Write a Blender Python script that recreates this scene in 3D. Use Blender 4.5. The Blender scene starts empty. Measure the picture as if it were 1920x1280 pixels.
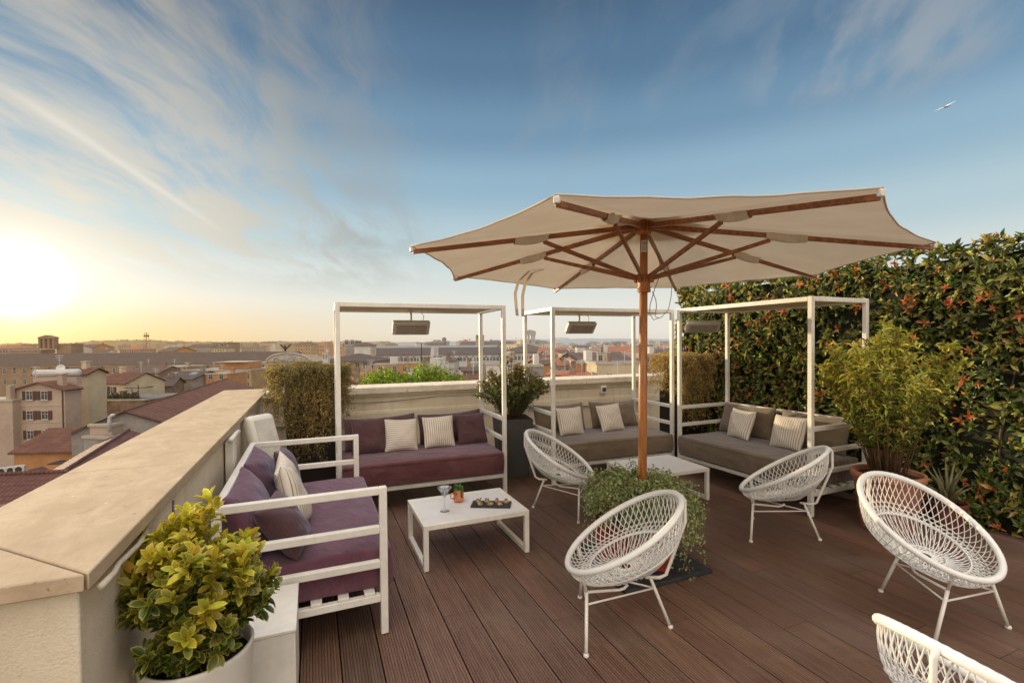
import bpy, bmesh, math, random
import numpy as np
from mathutils import Vector, Matrix, Euler

S = bpy.context.scene
COL = S.collection
R = math.radians
rng = np.random.default_rng(7)
random.seed(7)

# ------------------------------------------------------------------ camera
FPX, YAW, PITCH, ROLL, CY = 895.33, 22.6937, 1.0748, -0.5127, 658.6549
EYE = np.array([0, 0, 1.6])
def _axes():
    y, p, r = R(YAW), R(PITCH), R(ROLL)
    F = np.array([math.sin(y), math.cos(y), 0]); Rt = np.array([math.cos(y), -math.sin(y), 0]); U = np.array([0, 0, 1.])
    F2 = F*math.cos(p) - U*math.sin(p); U2 = U*math.cos(p) + F*math.sin(p)
    R3 = Rt*math.cos(r) + U2*math.sin(r); U3 = U2*math.cos(r) - Rt*math.sin(r)
    return F2, R3, U3
F2, R3, U3 = _axes()
cam = bpy.data.cameras.new('camera'); co = bpy.data.objects.new('camera', cam); COL.objects.link(co)
m = Matrix.Identity(4)
for i in range(3):
    m[i][0], m[i][1], m[i][2], m[i][3] = R3[i], U3[i], -F2[i], EYE[i]
co.matrix_world = m
cam.sensor_width = 36; cam.sensor_fit = 'HORIZONTAL'; cam.lens = FPX/1920*36
cam.shift_y = (CY-640)/1920
cam.clip_start = 0.05; cam.clip_end = 30000
S.camera = co
S.view_settings.view_transform = 'Standard'; S.view_settings.look = 'None'; S.view_settings.exposure = 0
S.cycles.max_bounces = 6; S.cycles.transparent_max_bounces = 8
S.cycles.use_denoising = True

def survey(u, v, D):
    """world point of a surveyed bearing at forward distance D (metres)"""
    return EYE + D*(F2 + (u-960)/FPX*R3 - (v-CY)/FPX*U3)

# ------------------------------------------------------------------ mesh builder
class MB:
    def __init__(s): s.v = []; s.f = []; s.mi = []
    def add(s, vs, fs, mi=0):
        o = len(s.v); s.v += [tuple(p) for p in vs]
        s.f += [tuple(i+o for i in f) for f in fs]; s.mi += [mi]*len(fs); return s
    def box(s, x0, x1, y0, y1, z0, z1, mi=0):
        return s.add([(x0,y0,z0),(x1,y0,z0),(x1,y1,z0),(x0,y1,z0),(x0,y0,z1),(x1,y0,z1),(x1,y1,z1),(x0,y1,z1)],
            [(3,2,1,0),(4,5,6,7),(0,1,5,4),(1,2,6,5),(2,3,7,6),(3,0,4,7)], mi)
    def xbox(s, M, sx, sy, sz, mi=0):
        vs = [M @ Vector((x*sx/2, y*sy/2, z*sz/2)) for z in (-1,1) for y in (-1,1) for x in (-1,1)]
        return s.add(vs, [(0,2,3,1),(4,5,7,6),(0,1,5,4),(1,3,7,5),(3,2,6,7),(2,0,4,6)], mi)
    def bar(s, a, b, w, h, up=(0,0,1), w2=None, h2=None, mi=0):
        a, b = Vector(a), Vector(b); d = (b-a).normalized(); sd = d.cross(Vector(up)).normalized(); u = sd.cross(d)
        w2 = w if w2 is None else w2; h2 = h if h2 is None else h2; vs = []
        for p, ww, hh in ((a,w,h),(b,w2,h2)):
            for x, y in ((-1,-1),(1,-1),(1,1),(-1,1)): vs.append(p + sd*x*ww/2 + u*y*hh/2)
        return s.add(vs, [(3,2,1,0),(4,5,6,7),(0,1,5,4),(1,2,6,5),(2,3,7,6),(3,0,4,7)], mi)
    def tube(s, pts, r, n=8, closed=False, mi=0, caps=True):
        pts = [Vector(p) for p in pts]; N = len(pts); rs = r if hasattr(r, '__len__') else [r]*N
        vs = []; prev = None
        for i, p in enumerate(pts):
            t = (pts[(i+1) % N] - pts[i-1]) if closed else (pts[min(i+1, N-1)] - pts[max(i-1, 0)])
            t.normalize()
            if prev is None:
                a = Vector((0,0,1)) if abs(t.z) < .9 else Vector((1,0,0)); nn = t.cross(a).normalized()
            else:
                nn = prev - t*prev.dot(t)
                nn = nn.normalized() if nn.length > 1e-6 else t.orthogonal().normalized()
            prev = nn; bb = t.cross(nn)
            for k in range(n):
                a = 2*math.pi*k/n; vs.append(p + (nn*math.cos(a) + bb*math.sin(a))*rs[i])
        fs = []
        for i in range(N if closed else N-1):
            j = (i+1) % N
            for k in range(n): fs.append((i*n+k, i*n+(k+1) % n, j*n+(k+1) % n, j*n+k))
        if caps and not closed: fs += [tuple(range(n-1, -1, -1)), tuple((N-1)*n+k for k in range(n))]
        return s.add(vs, fs, mi)
    def lathe(s, prof, n=32, c=(0,0,0), mi=0):
        vs = []; fs = []; N = len(prof)
        for r, z in prof:
            for k in range(n):
                a = 2*math.pi*k/n; vs.append((c[0]+r*math.cos(a), c[1]+r*math.sin(a), c[2]+z))
        for i in range(N-1):
            for k in range(n): fs.append((i*n+k, i*n+(k+1) % n, (i+1)*n+(k+1) % n, (i+1)*n+k))
        return s.add(vs, fs, mi)
    def ball(s, c, r, n=10, sz=1, mi=0):
        prof = [(max(r*math.sin(math.pi*i/n), 1e-4), -r*sz*math.cos(math.pi*i/n)) for i in range(n+1)]
        return s.lathe(prof, n+4, c, mi)
    def prism(s, poly, z0, z1, mi=0):
        n = len(poly)
        return s.add([(x,y,z0) for x,y in poly]+[(x,y,z1) for x,y in poly],
            [tuple(range(n-1,-1,-1)), tuple(range(n,2*n))]+[(i,(i+1) % n,n+(i+1) % n,n+i) for i in range(n)], mi)
    def build(s, name, mat, parent=None, smooth=False, bevel=0, seg=2, loc=None, rot=None, auto=None):
        me = bpy.data.meshes.new(name); me.from_pydata([tuple(p) for p in s.v], [], s.f)
        for mm in (mat if isinstance(mat, (list, tuple)) else [mat]): me.materials.append(mm)
        if isinstance(mat, (list, tuple)): me.polygons.foreach_set('material_index', s.mi)
        if smooth: me.shade_smooth()
        if smooth and auto: me.set_sharp_from_angle(angle=R(auto))
        me.update()
        o = bpy.data.objects.new(name, me); COL.objects.link(o)
        if parent is not None: o.parent = parent
        if loc is not None: o.location = loc
        if rot is not None: o.rotation_euler = rot
        if bevel:
            b = o.modifiers.new('bevel', 'BEVEL'); b.width = bevel; b.segments = seg; b.limit_method = 'ANGLE'; b.angle_limit = R(40)
            me.shade_smooth(); me.set_sharp_from_angle(angle=R(50))
            b.harden_normals = False
        return o

def tag(o, label, cat, group=None):
    o['label'] = label; o['category'] = cat
    if group: o['group'] = group
    return o
def thing(name, label, cat, loc=(0,0,0), rz=0, group=None):
    o = bpy.data.objects.new(name, None); COL.objects.link(o); o.empty_display_size = .1
    o.location = loc; o.rotation_euler = (0, 0, rz); return tag(o, label, cat, group)
def struct(o): o['kind'] = 'structure'; return o
def copy_tree(o, parent=None):
    c = o.copy(); COL.objects.link(c); c.parent = parent
    for ch in list(o.children): copy_tree(ch, c)
    return c

# ------------------------------------------------------------------ materials
class NT:
    def __init__(s, nt): s.nt = nt; s.n = nt.nodes; s.l = nt.links
    def new(s, t, **kw):
        n = s.n.new(t)
        for k, v in kw.items(): setattr(n, k, v)
        return n
    def set(s, sock, v):
        if isinstance(v, bpy.types.NodeSocket): s.l.new(v, sock)
        elif isinstance(v, (tuple, list)) and len(v) == 3 and sock.type == 'RGBA': sock.default_value = (*v, 1)
        else: sock.default_value = v
    def math(s, op, a, b=0.0, c=None, clamp=False):
        n = s.new('ShaderNodeMath', operation=op, use_clamp=clamp); s.set(n.inputs[0], a); s.set(n.inputs[1], b)
        if c is not None: s.set(n.inputs[2], c)
        return n.outputs[0]
    def vmath(s, op, a, b=None, sc=None):
        n = s.new('ShaderNodeVectorMath', operation=op); s.set(n.inputs[0], a)
        if b is not None: s.set(n.inputs[1], b)
        if sc is not None: s.set(n.inputs[3], sc)
        return n.outputs['Value'] if op in ('DOT_PRODUCT', 'LENGTH') else n.outputs[0]
    def mix(s, f, a, b, blend='MIX'):
        n = s.new('ShaderNodeMix', data_type='RGBA', blend_type=blend); n.clamp_factor = True
        s.set(n.inputs[0], f); s.set(n.inputs[6], a); s.set(n.inputs[7], b); return n.outputs[2]
    def smooth(s, x, a, b, lo=0., hi=1.):
        n = s.new('ShaderNodeMapRange', interpolation_type='SMOOTHSTEP')
        for i, v in enumerate((x, a, b, lo, hi)): s.set(n.inputs[i], v)
        return n.outputs[0]
    def noise(s, vec, scale, detail=4, rough=.55, dist=0.):
        n = s.new('ShaderNodeTexNoise'); s.set(n.inputs['Vector'], vec); n.inputs['Scale'].default_value = scale
        n.inputs['Detail'].default_value = detail; n.inputs['Roughness'].default_value = rough; n.inputs['Distortion'].default_value = dist
        return n.outputs['Fac']
    def sep(s, v):
        n = s.new('ShaderNodeSeparateXYZ'); s.set(n.inputs[0], v); return n.outputs
    def comb(s, x, y, z):
        n = s.new('ShaderNodeCombineXYZ')
        for i, v in enumerate((x, y, z)): s.set(n.inputs[i], v)
        return n.outputs[0]

SUND = np.array([-0.393, 0.914, 0.096]); SUND /= np.linalg.norm(SUND)

def base_mat(name):
    ma = bpy.data.materials.new(name); ma.use_nodes = True
    t = NT(ma.node_tree); b = t.n['Principled BSDF']; return ma, t, b, t.n['Material Output']

def add_haze(t, b, out, k=2600.):  # distance haze painted into the material as emission
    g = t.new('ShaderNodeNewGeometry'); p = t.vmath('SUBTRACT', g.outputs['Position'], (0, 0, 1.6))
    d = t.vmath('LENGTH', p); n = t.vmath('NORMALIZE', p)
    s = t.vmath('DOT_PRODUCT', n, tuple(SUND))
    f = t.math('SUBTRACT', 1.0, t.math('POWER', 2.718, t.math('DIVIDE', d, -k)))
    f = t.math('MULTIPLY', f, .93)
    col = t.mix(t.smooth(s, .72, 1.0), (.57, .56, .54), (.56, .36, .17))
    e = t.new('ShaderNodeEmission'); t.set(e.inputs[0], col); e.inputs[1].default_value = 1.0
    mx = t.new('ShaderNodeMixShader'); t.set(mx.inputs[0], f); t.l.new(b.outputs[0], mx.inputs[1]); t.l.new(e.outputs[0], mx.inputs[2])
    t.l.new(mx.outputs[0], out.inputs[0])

MATS = {}
def M(name, col, rough=.6, var=.12, scale=5., bump=0., bscale=60., metal=0., spec=.4, attr=False, transl=0., haze=False, stretch=None, sheen=0., dark=None, world=False, hk=2600.):
    if name in MATS: return MATS[name]
    ma, t, b, out = base_mat(name)
    if world: vec = t.new('ShaderNodeNewGeometry').outputs['Position']
    else: vec = t.new('ShaderNodeTexCoord').outputs['Object']
    if stretch: vec = t.vmath('MULTIPLY', vec, stretch)
    n1 = t.noise(vec, scale, 5); n2 = t.noise(vec, scale*7.3, 3)
    f = t.math('ADD', t.math('MULTIPLY', n1, .7), t.math('MULTIPLY', n2, .3))
    f = t.smooth(f, .3, .7)
    lo = tuple(c*(1-var*1.6) for c in (dark or col)); hi = tuple(min(1, c*(1+var*.7)) for c in col)
    c = t.mix(f, lo, hi)
    if attr:
        a = t.new('ShaderNodeVertexColor'); a.layer_name = 'Col'; c = t.mix(1.0, c, a.outputs[0], 'MULTIPLY')
    t.set(b.inputs['Base Color'], c); b.inputs['Metallic'].default_value = metal
    t.set(b.inputs['Roughness'], t.math('ADD', rough-.06, t.math('MULTIPLY', n2, .12)))
    b.inputs['Specular IOR Level'].default_value = spec
    if sheen: b.inputs['Sheen Weight'].default_value = sheen
    if bump:
        bn = t.noise(vec, bscale, 4, .6); bp = t.new('ShaderNodeBump'); bp.inputs['Strength'].default_value = bump
        bp.inputs['Distance'].default_value = .01; t.set(bp.inputs['Height'], bn); t.set(b.inputs['Normal'], bp.outputs[0])
    if transl:
        tr = t.new('ShaderNodeBsdfTranslucent'); t.set(tr.inputs[0], c); mx = t.new('ShaderNodeMixShader'); mx.inputs[0].default_value = transl
        t.l.new(b.outputs[0], mx.inputs[1]); t.l.new(tr.outputs[0], mx.inputs[2]); t.l.new(mx.outputs[0], out.inputs[0])
    if haze: add_haze(t, b, out, hk)
    MATS[name] = ma; return ma

def m_stripe(name):
    ma, t, b, out = base_mat(name)
    p = t.new('ShaderNodeTexCoord').outputs['Object']; x = t.sep(p)[0]
    wob = t.math('MULTIPLY', t.noise(p, 14, 2), .004)
    ph = t.math('FRACT', t.math('DIVIDE', t.math('ADD', t.math('ADD', x, 2.0), wob), .0225))
    line = t.smooth(t.math('ABSOLUTE', t.math('SUBTRACT', ph, .5)), .07, .17, 1, 0)
    c = t.mix(line, (.74, .67, .57), (.27, .19, .155)); c = t.mix(t.math('MULTIPLY', t.noise(p, 30, 3), .35), c, (.55, .47, .38))
    t.set(b.inputs['Base Color'], c); b.inputs['Roughness'].default_value = .9; b.inputs['Specular IOR Level'].default_value = .15
    bp = t.new('ShaderNodeBump'); bp.inputs['Strength'].default_value = .35; bp.inputs['Distance'].default_value = .01
    t.set(bp.inputs['Height'], t.math('ADD', t.noise(p, 18, 3), t.math('MULTIPLY', t.noise(p, 300, 2), .25))); t.set(b.inputs['Normal'], bp.outputs[0])
    return ma

def m_fabric(name, col, col2, wr=.5):
    ma, t, b, out = base_mat(name)
    p = t.new('ShaderNodeTexCoord').outputs['Object']
    big = t.noise(p, 3.2, 4, .6, .6); fine = t.noise(t.vmath('MULTIPLY', p, (1, 1, 2.5)), 260, 2)
    c = t.mix(t.smooth(big, .3, .72), col, col2); c = t.mix(t.math('MULTIPLY', fine, .3), c, tuple(k*.55 for k in col))
    t.set(b.inputs['Base Color'], c); b.inputs['Roughness'].default_value = .85; b.inputs['Specular IOR Level'].default_value = .2
    b.inputs['Sheen Weight'].default_value = .35; b.inputs['Sheen Tint'].default_value = (.75, .8, 1., 1); b.inputs['Sheen Roughness'].default_value = .5
    bp = t.new('ShaderNodeBump'); bp.inputs['Strength'].default_value = wr; bp.inputs['Distance'].default_value = .035
    wrn = t.noise(t.vmath('MULTIPLY', p, (1.0, 2.2, 1.4)), 5.5, 3, .5, .9)
    t.set(bp.inputs['Height'], t.math('ADD', wrn, t.math('MULTIPLY', fine, .05))); t.set(b.inputs['Normal'], bp.outputs[0])
    return ma

def m_wood(name, c1, c2, axis=0, sc=6., rough=.42):
    ma, t, b, out = base_mat(name)
    p = t.new('ShaderNodeTexCoord').outputs['Object']; st = [14., 14., 14.]; st[axis] = 1.2
    g = t.noise(t.vmath('MULTIPLY', p, tuple(st)), sc, 5, .6, .5)
    t.set(b.inputs['Base Color'], t.mix(t.smooth(g, .3, .7), c1, c2)); b.inputs['Roughness'].default_value = rough
    bp = t.new('ShaderNodeBump'); bp.inputs['Strength'].default_value = .15; bp.inputs['Distance'].default_value = .004
    t.set(bp.inputs['Height'], g); t.set(b.inputs['Normal'], bp.outputs[0]); return ma

def m_deck():
    ma, t, b, out = base_mat('composite_decking')
    g = t.new('ShaderNodeNewGeometry').outputs['Position']; a = t.new('ShaderNodeVertexColor'); a.layer_name = 'Col'
    st = t.vmath('MULTIPLY', g, (22., .9, 1.)); grain = t.noise(st, 3., 5, .65); blot = t.noise(g, 1.3, 5, .6, .4); fine = t.noise(g, 55, 3)
    c = t.mix(t.smooth(grain, .3, .7), (.128, .066, .043), (.225, .128, .087))
    c = t.mix(t.smooth(blot, .48, .72, 0, .55), c, (.255, .170, .128))
    c = t.mix(t.smooth(t.noise(g, .6, 3), .35, .7, 0, .4), c, (.085, .040, .024))
    c = t.mix(t.smooth(fine, .64, .72, 0, .35), c, (.26, .205, .165))
    c = t.mix(1.0, c, a.outputs[0], 'MULTIPLY')
    t.set(b.inputs['Base Color'], c); t.set(b.inputs['Roughness'], t.smooth(blot, .3, .7, .36, .62)); b.inputs['Specular IOR Level'].default_value = .5
    bp = t.new('ShaderNodeBump'); bp.inputs['Strength'].default_value = .25; bp.inputs['Distance'].default_value = .004
    t.set(bp.inputs['Height'], t.math('ADD', grain, t.math('MULTIPLY', fine, .5))); t.set(b.inputs['Normal'], bp.outputs[0]); return ma

def m_travertine(nm='travertine_coping', c1=(.42, .315, .205), c2=(.52, .40, .27)):
    ma, t, b, out = base_mat(nm)
    g = t.new('ShaderNodeNewGeometry').outputs['Position']
    band = t.noise(t.vmath('MULTIPLY', g, (4., 2., 5.)), 2.2, 7, .68, .5); blot = t.noise(g, 2.4, 5, .6); fine = t.noise(g, 90, 3)
    c = t.mix(t.smooth(band, .32, .68), c1, c2); c = t.mix(t.smooth(blot, .5, .75, 0, .4), c, (.37, .265, .19))
    dr = t.noise(g, 7., 7, .7, 1.); c = t.mix(t.smooth(dr, .60, .72, 0, .35), c, tuple(k*.55 for k in c1))
    c = t.mix(t.smooth(t.noise(g, 34., 2), .70, .76, 0, .6), c, tuple(k*.35 for k in c1))
    st = t.noise(t.vmath('MULTIPLY', g, (5., 2., 1.)), 5, 3, .7); c = t.mix(t.smooth(st, .70, .76, 0, .7), c, (.80, .70, .56))
    c = t.mix(t.smooth(fine, .66, .74, 0, .4), c, (.26, .20, .15))
    t.set(b.inputs['Base Color'], c); t.set(b.inputs['Roughness'], t.smooth(blot, .3, .7, .8, .95)); b.inputs['Specular IOR Level'].default_value = .08
    bp = t.new('ShaderNodeBump'); bp.inputs['Strength'].default_value = .25; bp.inputs['Distance'].default_value = .004
    t.set(bp.inputs['Height'], t.math('ADD', band, fine)); t.set(b.inputs['Normal'], bp.outputs[0]); return ma

def m_roof(name, c1, c2, haze=True, rows=.42, axis='u', hk=2600.):
    """tiled roof: object x along eaves, y up the slope"""
    ma, t, b, out = base_mat(name)
    p = t.new('ShaderNodeTexCoord').outputs['Object']; s = t.sep(p)
    row = t.math('FRACT', t.math('DIVIDE', t.math('ADD', s[1 if axis == 'u' else 0], 100.), rows)); col = t.math('FRACT', t.math('DIVIDE', t.math('ADD', s[0 if axis == 'u' else 1], 100.), .24))
    n = t.noise(p, .8, 5, .65); n2 = t.noise(p, 6, 3)
    c = t.mix(t.smooth(t.math('ADD', t.math('MULTIPLY', n, .6), t.math('MULTIPLY', n2, .4)), .35, .65), c1, c2)
    sh = t.math('MULTIPLY', t.smooth(row, .0, .22), t.smooth(t.math('ABSOLUTE', t.math('SUBTRACT', col, .5)), .5, .36))
    c = t.mix(t.math('MULTIPLY', t.math('SUBTRACT', 1., sh), .6), c, tuple(k*.3 for k in c1))
    t.set(b.inputs['Base Color'], c); b.inputs['Roughness'].default_value = .85
    bp = t.new('ShaderNodeBump'); bp.inputs['Strength'].default_value = .6; bp.inputs['Distance'].default_value = .06
    t.set(bp.inputs['Height'], sh); t.set(b.inputs['Normal'], bp.outputs[0])
    if haze: add_haze(t, b, out, hk)
    return ma

def m_glass(name='window_glass', col=(.05, .06, .07), haze=True):
    ma, t, b, out = base_mat(name)
    t.set(b.inputs['Base Color'], (*col, 1)); b.inputs['Roughness'].default_value = .12
    if haze: add_haze(t, b, out)
    return ma

def m_clear(name, col=(1, 1, 1), ior=1.45):
    ma, t, b, out = base_mat(name)
    b.inputs['Transmission Weight'].default_value = 1; b.inputs['Roughness'].default_value = .02; b.inputs['IOR'].default_value = ior; t.set(b.inputs['Base Color'], (*col, 1)); return ma

WHITE = M('white_powder_coat', (.80, .755, .67), .42, .09, 4, .05, 200)
CORD = M('white_plastic_cord', (.83, .815, .775), .45, .05, 8)
TABLE = M('white_table_enamel', (.76, .74, .72), .45, .04, 5, .25, 420)
PURPLE = m_fabric('aubergine_fabric', (.118, .040, .040), (.172, .066, .068))
VIOLET = m_fabric('violet_fabric', (.112, .040, .058), (.168, .070, .094))
PURPLE2 = m_fabric('plum_brown_fabric', (.075, .034, .034), (.120, .058, .060))
TAUPE = m_fabric('taupe_fabric', (.175, .125, .078), (.240, .178, .116))
STRIPE = m_stripe('striped_fabric')
def m_render():
    ma, t, b, out = base_mat('cream_render')
    g = t.new('ShaderNodeNewGeometry').outputs['Position']; zz = t.sep(g)[2]
    n = t.noise(g, 1.6, 6, .6); fine = t.noise(g, 130, 4, .6); st = t.noise(t.vmath('MULTIPLY', g, (11., 11., .7)), 1.5, 4, .6); cr = t.noise(g, 5., 8, .75, 1.2)
    c = t.mix(t.smooth(n, .3, .7), (.61, .51, .37), (.74, .645, .49))
    c = t.mix(t.math('MULTIPLY', t.smooth(st, .50, .78, 0, .45), t.smooth(zz, .1, 1.0, .35, 1.)), c, (.45, .36, .26))
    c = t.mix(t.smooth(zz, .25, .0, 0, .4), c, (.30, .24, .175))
    c = t.mix(t.smooth(t.math('ABSOLUTE', t.math('SUBTRACT', cr, .5)), .006, .0, 0, .35), c, (.25, .19, .13))
    t.set(b.inputs['Base Color'], c); b.inputs['Roughness'].default_value = .88; b.inputs['Specular IOR Level'].default_value = .2
    bp = t.new('ShaderNodeBump'); bp.inputs['Strength'].default_value = .45; bp.inputs['Distance'].default_value = .008
    t.set(bp.inputs['Height'], t.math('ADD', fine, t.math('MULTIPLY', n, .6))); t.set(b.inputs['Normal'], bp.outputs[0]); return ma
RENDERM = m_render()
TRAV = m_travertine(); TRAV_LIT = m_travertine('sunlit_travertine', (.66, .56, .43), (.78, .68, .54))  # second one is a lighter copy, sunlight painted in for the back coping
DECK = m_deck()
TEAK = m_wood('teak', (.33, .115, .030), (.55, .225, .075), 2)
TEAKX = m_wood('teak_ribs', (.19, .066, .022), (.42, .155, .055), 0, 3.)
GREYPL = M('grey_planter', (.060, .060, .052), .55, .12, 3, .05, 100)
TERRA = M('terracotta', (.46, .20, .115), .8, .22, 5, .15, 90)
REDPOT = M('red_ceramic', (.36, .040, .024), .5, .3, 9, .1, 60)
SOIL = M('soil', (.05, .033, .022), .95, .4, 20, .8, 60)
SLATE = M('slate', (.035, .035, .04), .6, .3, 12, .3, 90)
COPPER = M('hammered_copper', (.78, .33, .17), .22, .12, 20, .35, 55, metal=1)
BARK = M('bark', (.12, .075, .045), .9, .3, 20, .5, 40)
PLAST = M('white_plastic', (.70, .66, .58), .4, .06, 3)
DKMETAL = M('dark_metal', (.03, .028, .026), .5, .2, 10)
HEATER = M('heater_shell', (.62, .57, .48), .45, .06, 4)
GRILLE = M('heater_grille', (.46, .39, .32), .6, .2, 30, .6, 260, stretch=(1, 6, 6))
ROOFPANEL = M('roof_panel', (.70, .58, .38), .7, .06, 3)
# ------------------------------------------------------------------ leaves
def leaf_mesh(name, P, D, N, L, W, C, mat, parent=None, E=None, curl=.25, fold=.15, simple=False):
    """one mesh of many leaves. P base, D axis, N normal (n,3); L, W (n,); C centre colour, E edge colour (n,3)"""
    n = len(P); P, D, N = map(np.asarray, (P, D, N))
    D = D/np.linalg.norm(D, axis=1, keepdims=True)
    Sd = np.cross(D, N); ln = np.linalg.norm(Sd, axis=1, keepdims=True); ln[ln < 1e-6] = 1; Sd = Sd/ln; Nn = np.cross(Sd, D)
    L = np.broadcast_to(L, (n,))[:, None]; W = np.broadcast_to(W, (n,))[:, None]
    C = np.broadcast_to(C, (n, 3)); E = C if E is None else np.broadcast_to(E, (n, 3))
    if simple == 'margin':   # inner field + outer margin
        ring = [(0,0), (.24,.33), (.52,.45), (.82,.36), (1,0), (.82,-.36), (.52,-.45), (.24,-.33)]
        pts = [(.5,0,0,0)] + [(.5+(q-.5)*.74, w_*.70, fold*abs(w_)*1.4*.7-curl*max(0,q-.5)**2*1.2, 0) for q, w_ in ring] + [(q, w_, fold*abs(w_)*1.4-curl*max(0,q-.5)**2*2, 1) for q, w_ in ring]
        tri = [(0,1+k,1+(k+1)%8) for k in range(8)] + [(1+k,9+k,9+(k+1)%8) for k in range(8)] + [(1+k,9+(k+1)%8,1+(k+1)%8) for k in range(8)]
    elif simple:   # 4 verts: two folded triangles
        pts = [(0,0,0,0), (.45,.5,fold,1), (1,0,-curl,1), (.45,-.5,fold,1)]; tri = [(0,1,2),(0,2,3)]
    else:        # 7 verts fan
        pts = [(.5,0,0,0), (0,0,0,0), (.27,.36,fold,1), (.70,.42,fold-curl*.3,1), (1,0,-curl,1), (.70,-.42,fold-curl*.3,1), (.27,-.36,fold,1)]
        tri = [(0,1,6),(0,6,5),(0,5,4),(0,4,3),(0,3,2),(0,2,1)]
    k = len(pts); V = np.zeros((n, k, 3)); Cc = np.ones((n, k, 4))
    for i, (a, s, h, e) in enumerate(pts):
        V[:, i] = P + D*L*a + Sd*W*s + Nn*L*h
        Cc[:, i, :3] = E if e else C
    T = (np.arange(n)[:, None, None]*k + np.array(tri)[None]).reshape(-1, 3)
    me = bpy.data.meshes.new(name); me.vertices.add(n*k); me.vertices.foreach_set('co', V.reshape(-1).astype(np.float32))
    nt = len(T); me.loops.add(nt*3); me.loops.foreach_set('vertex_index', T.reshape(-1).astype(np.int32))
    me.polygons.add(nt); me.polygons.foreach_set('loop_start', np.arange(0, nt*3, 3, dtype=np.int32)); me.polygons.foreach_set('loop_total', np.full(nt, 3, dtype=np.int32))
    me.update(calc_edges=True); me.validate()
    ca = me.color_attributes.new('Col', 'FLOAT_COLOR', 'POINT'); ca.data.foreach_set('color', Cc.reshape(-1).astype(np.float32))
    me.materials.append(mat); me.shade_smooth()
    o = bpy.data.objects.new(name, me); COL.objects.link(o)
    if parent is not None: o.parent = parent
    return o
def unit(a): return a/np.linalg.norm(a, axis=-1, keepdims=True)
def rosettes(P, A, k, tilt, jit=.25):
    """k leaf directions round each axis A at points P. Returns P, D, N repeated"""
    n = len(P); A = unit(A + 1e-6); ref = np.where(np.abs(A[:, 2:3]) < .9, [[0,0,1.]], [[1.,0,0]])
    X = unit(np.cross(A, ref)); Y = np.cross(A, X); ph0 = rng.uniform(0, 6.28, n)
    oP, oD, oN, idx = [], [], [], []
    for j in range(k):
        ph = ph0 + j*2.4 + rng.normal(0, .2, n); tl = tilt*(0.35 + .65*j/max(k-1, 1)) + rng.normal(0, jit, n)
        rad = X*np.cos(ph)[:, None] + Y*np.sin(ph)[:, None]
        d = A*np.cos(tl)[:, None] + rad*np.sin(tl)[:, None]; nn = A*np.sin(tl)[:, None] - rad*np.cos(tl)[:, None]
        oP.append(P); oD.append(d); oN.append(nn); idx.append(np.arange(n))
    return np.concatenate(oP), np.concatenate(oD), np.concatenate(oN), np.concatenate(idx)
def vary(c, n, s=.25, hue=.12):
    c = np.array(c)[None]*(1 + rng.normal(0, s, (n, 1)))*(1 + rng.normal(0, hue, (n, 3))); return np.clip(c, .004, 1)
def m_leaf(name, rough=.45, transl=.3, spec=.4):
    return M(name, (1, 1, 1), rough, .18, 9, attr=True, transl=transl, spec=spec)
LEAF = m_leaf('leaf'); LEAFG = m_leaf('glossy_leaf', .36, .32, .5); LEAFD = m_leaf('dry_leaf', .75, .35, .2)

# ------------------------------------------------------------------ cushions
def cushion(name, w, h, th, mat, label, cat, base, yaw, lean, roll=0., group=None, turn=False, seed=0, n=18, sag=.0, pinch=.07):
    """standing cushion: base = bottom centre in the world, yaw = facing direction, lean back from vertical"""
    r = np.random.default_rng(seed+11); g = np.linspace(-1, 1, n); vs = []; fs = []
    ph = r.uniform(0, 6.28, 6)
    for side in (1, -1):
        for v in g:
            for u in g:
                t = ((1-abs(u)**2.6)*(1-abs(v)**2.6))**.62 if abs(u) < 1 and abs(v) < 1 else 0
                x = w/2*u*(1-pinch*(1-v*v)*abs(u)**1.0); z = h/2*v*(1-pinch*(1-u*u)*abs(v))
                wr = .05*math.sin(5*u+ph[0]+3*v)*math.sin(4*v+ph[1]) + .035*math.sin(9*v+ph[2]+4*u)*math.sin(7*u+ph[3])
                y = side*th/2*t*(1 + wr*1.6) + .012*math.sin(2.4*u+ph[4])*math.sin(2*v+ph[5])
                z -= sag*h*(1-abs(u)**2)*(.5+.5*v)
                vs.append((x, y, z+h/2))
    N = n*n
    for sd in (0, 1):
        for j in range(n-1):
            for i in range(n-1):
                a = sd*N+j*n+i; q = (a, a+1, a+n+1, a+n); fs.append(q if sd else q[::-1])
    if turn: roll += math.pi/2
    b = MB(); b.add([(x, y, z-h/2) for x, y, z in vs], fs)
    me_o = b.build(name, mat, smooth=True)
    bm = bmesh.new(); bm.from_mesh(me_o.data); bmesh.ops.remove_doubles(bm, verts=bm.verts, dist=1e-4); bmesh.ops.recalc_face_normals(bm, faces=bm.faces); bm.to_mesh(me_o.data); bm.free(); me_o.data.shade_smooth()
    q = Matrix.Rotation(yaw, 4, 'Z') @ Matrix.Rotation(-lean, 4, 'X') @ Matrix.Rotation(roll, 4, 'Y')
    off = (Matrix.Rotation(yaw, 4, 'Z') @ Matrix.Rotation(-lean, 4, 'X')) @ Vector((0, 0, h/2)); off.z = max(off.z, h/2*math.cos(lean))
    me_o.matrix_world = Matrix.Translation(Vector(base)+off) @ q
    sub = me_o.modifiers.new('sub', 'SUBSURF'); sub.levels = 1; sub.render_levels = 1
    return tag(me_o, label, cat, group)

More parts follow.
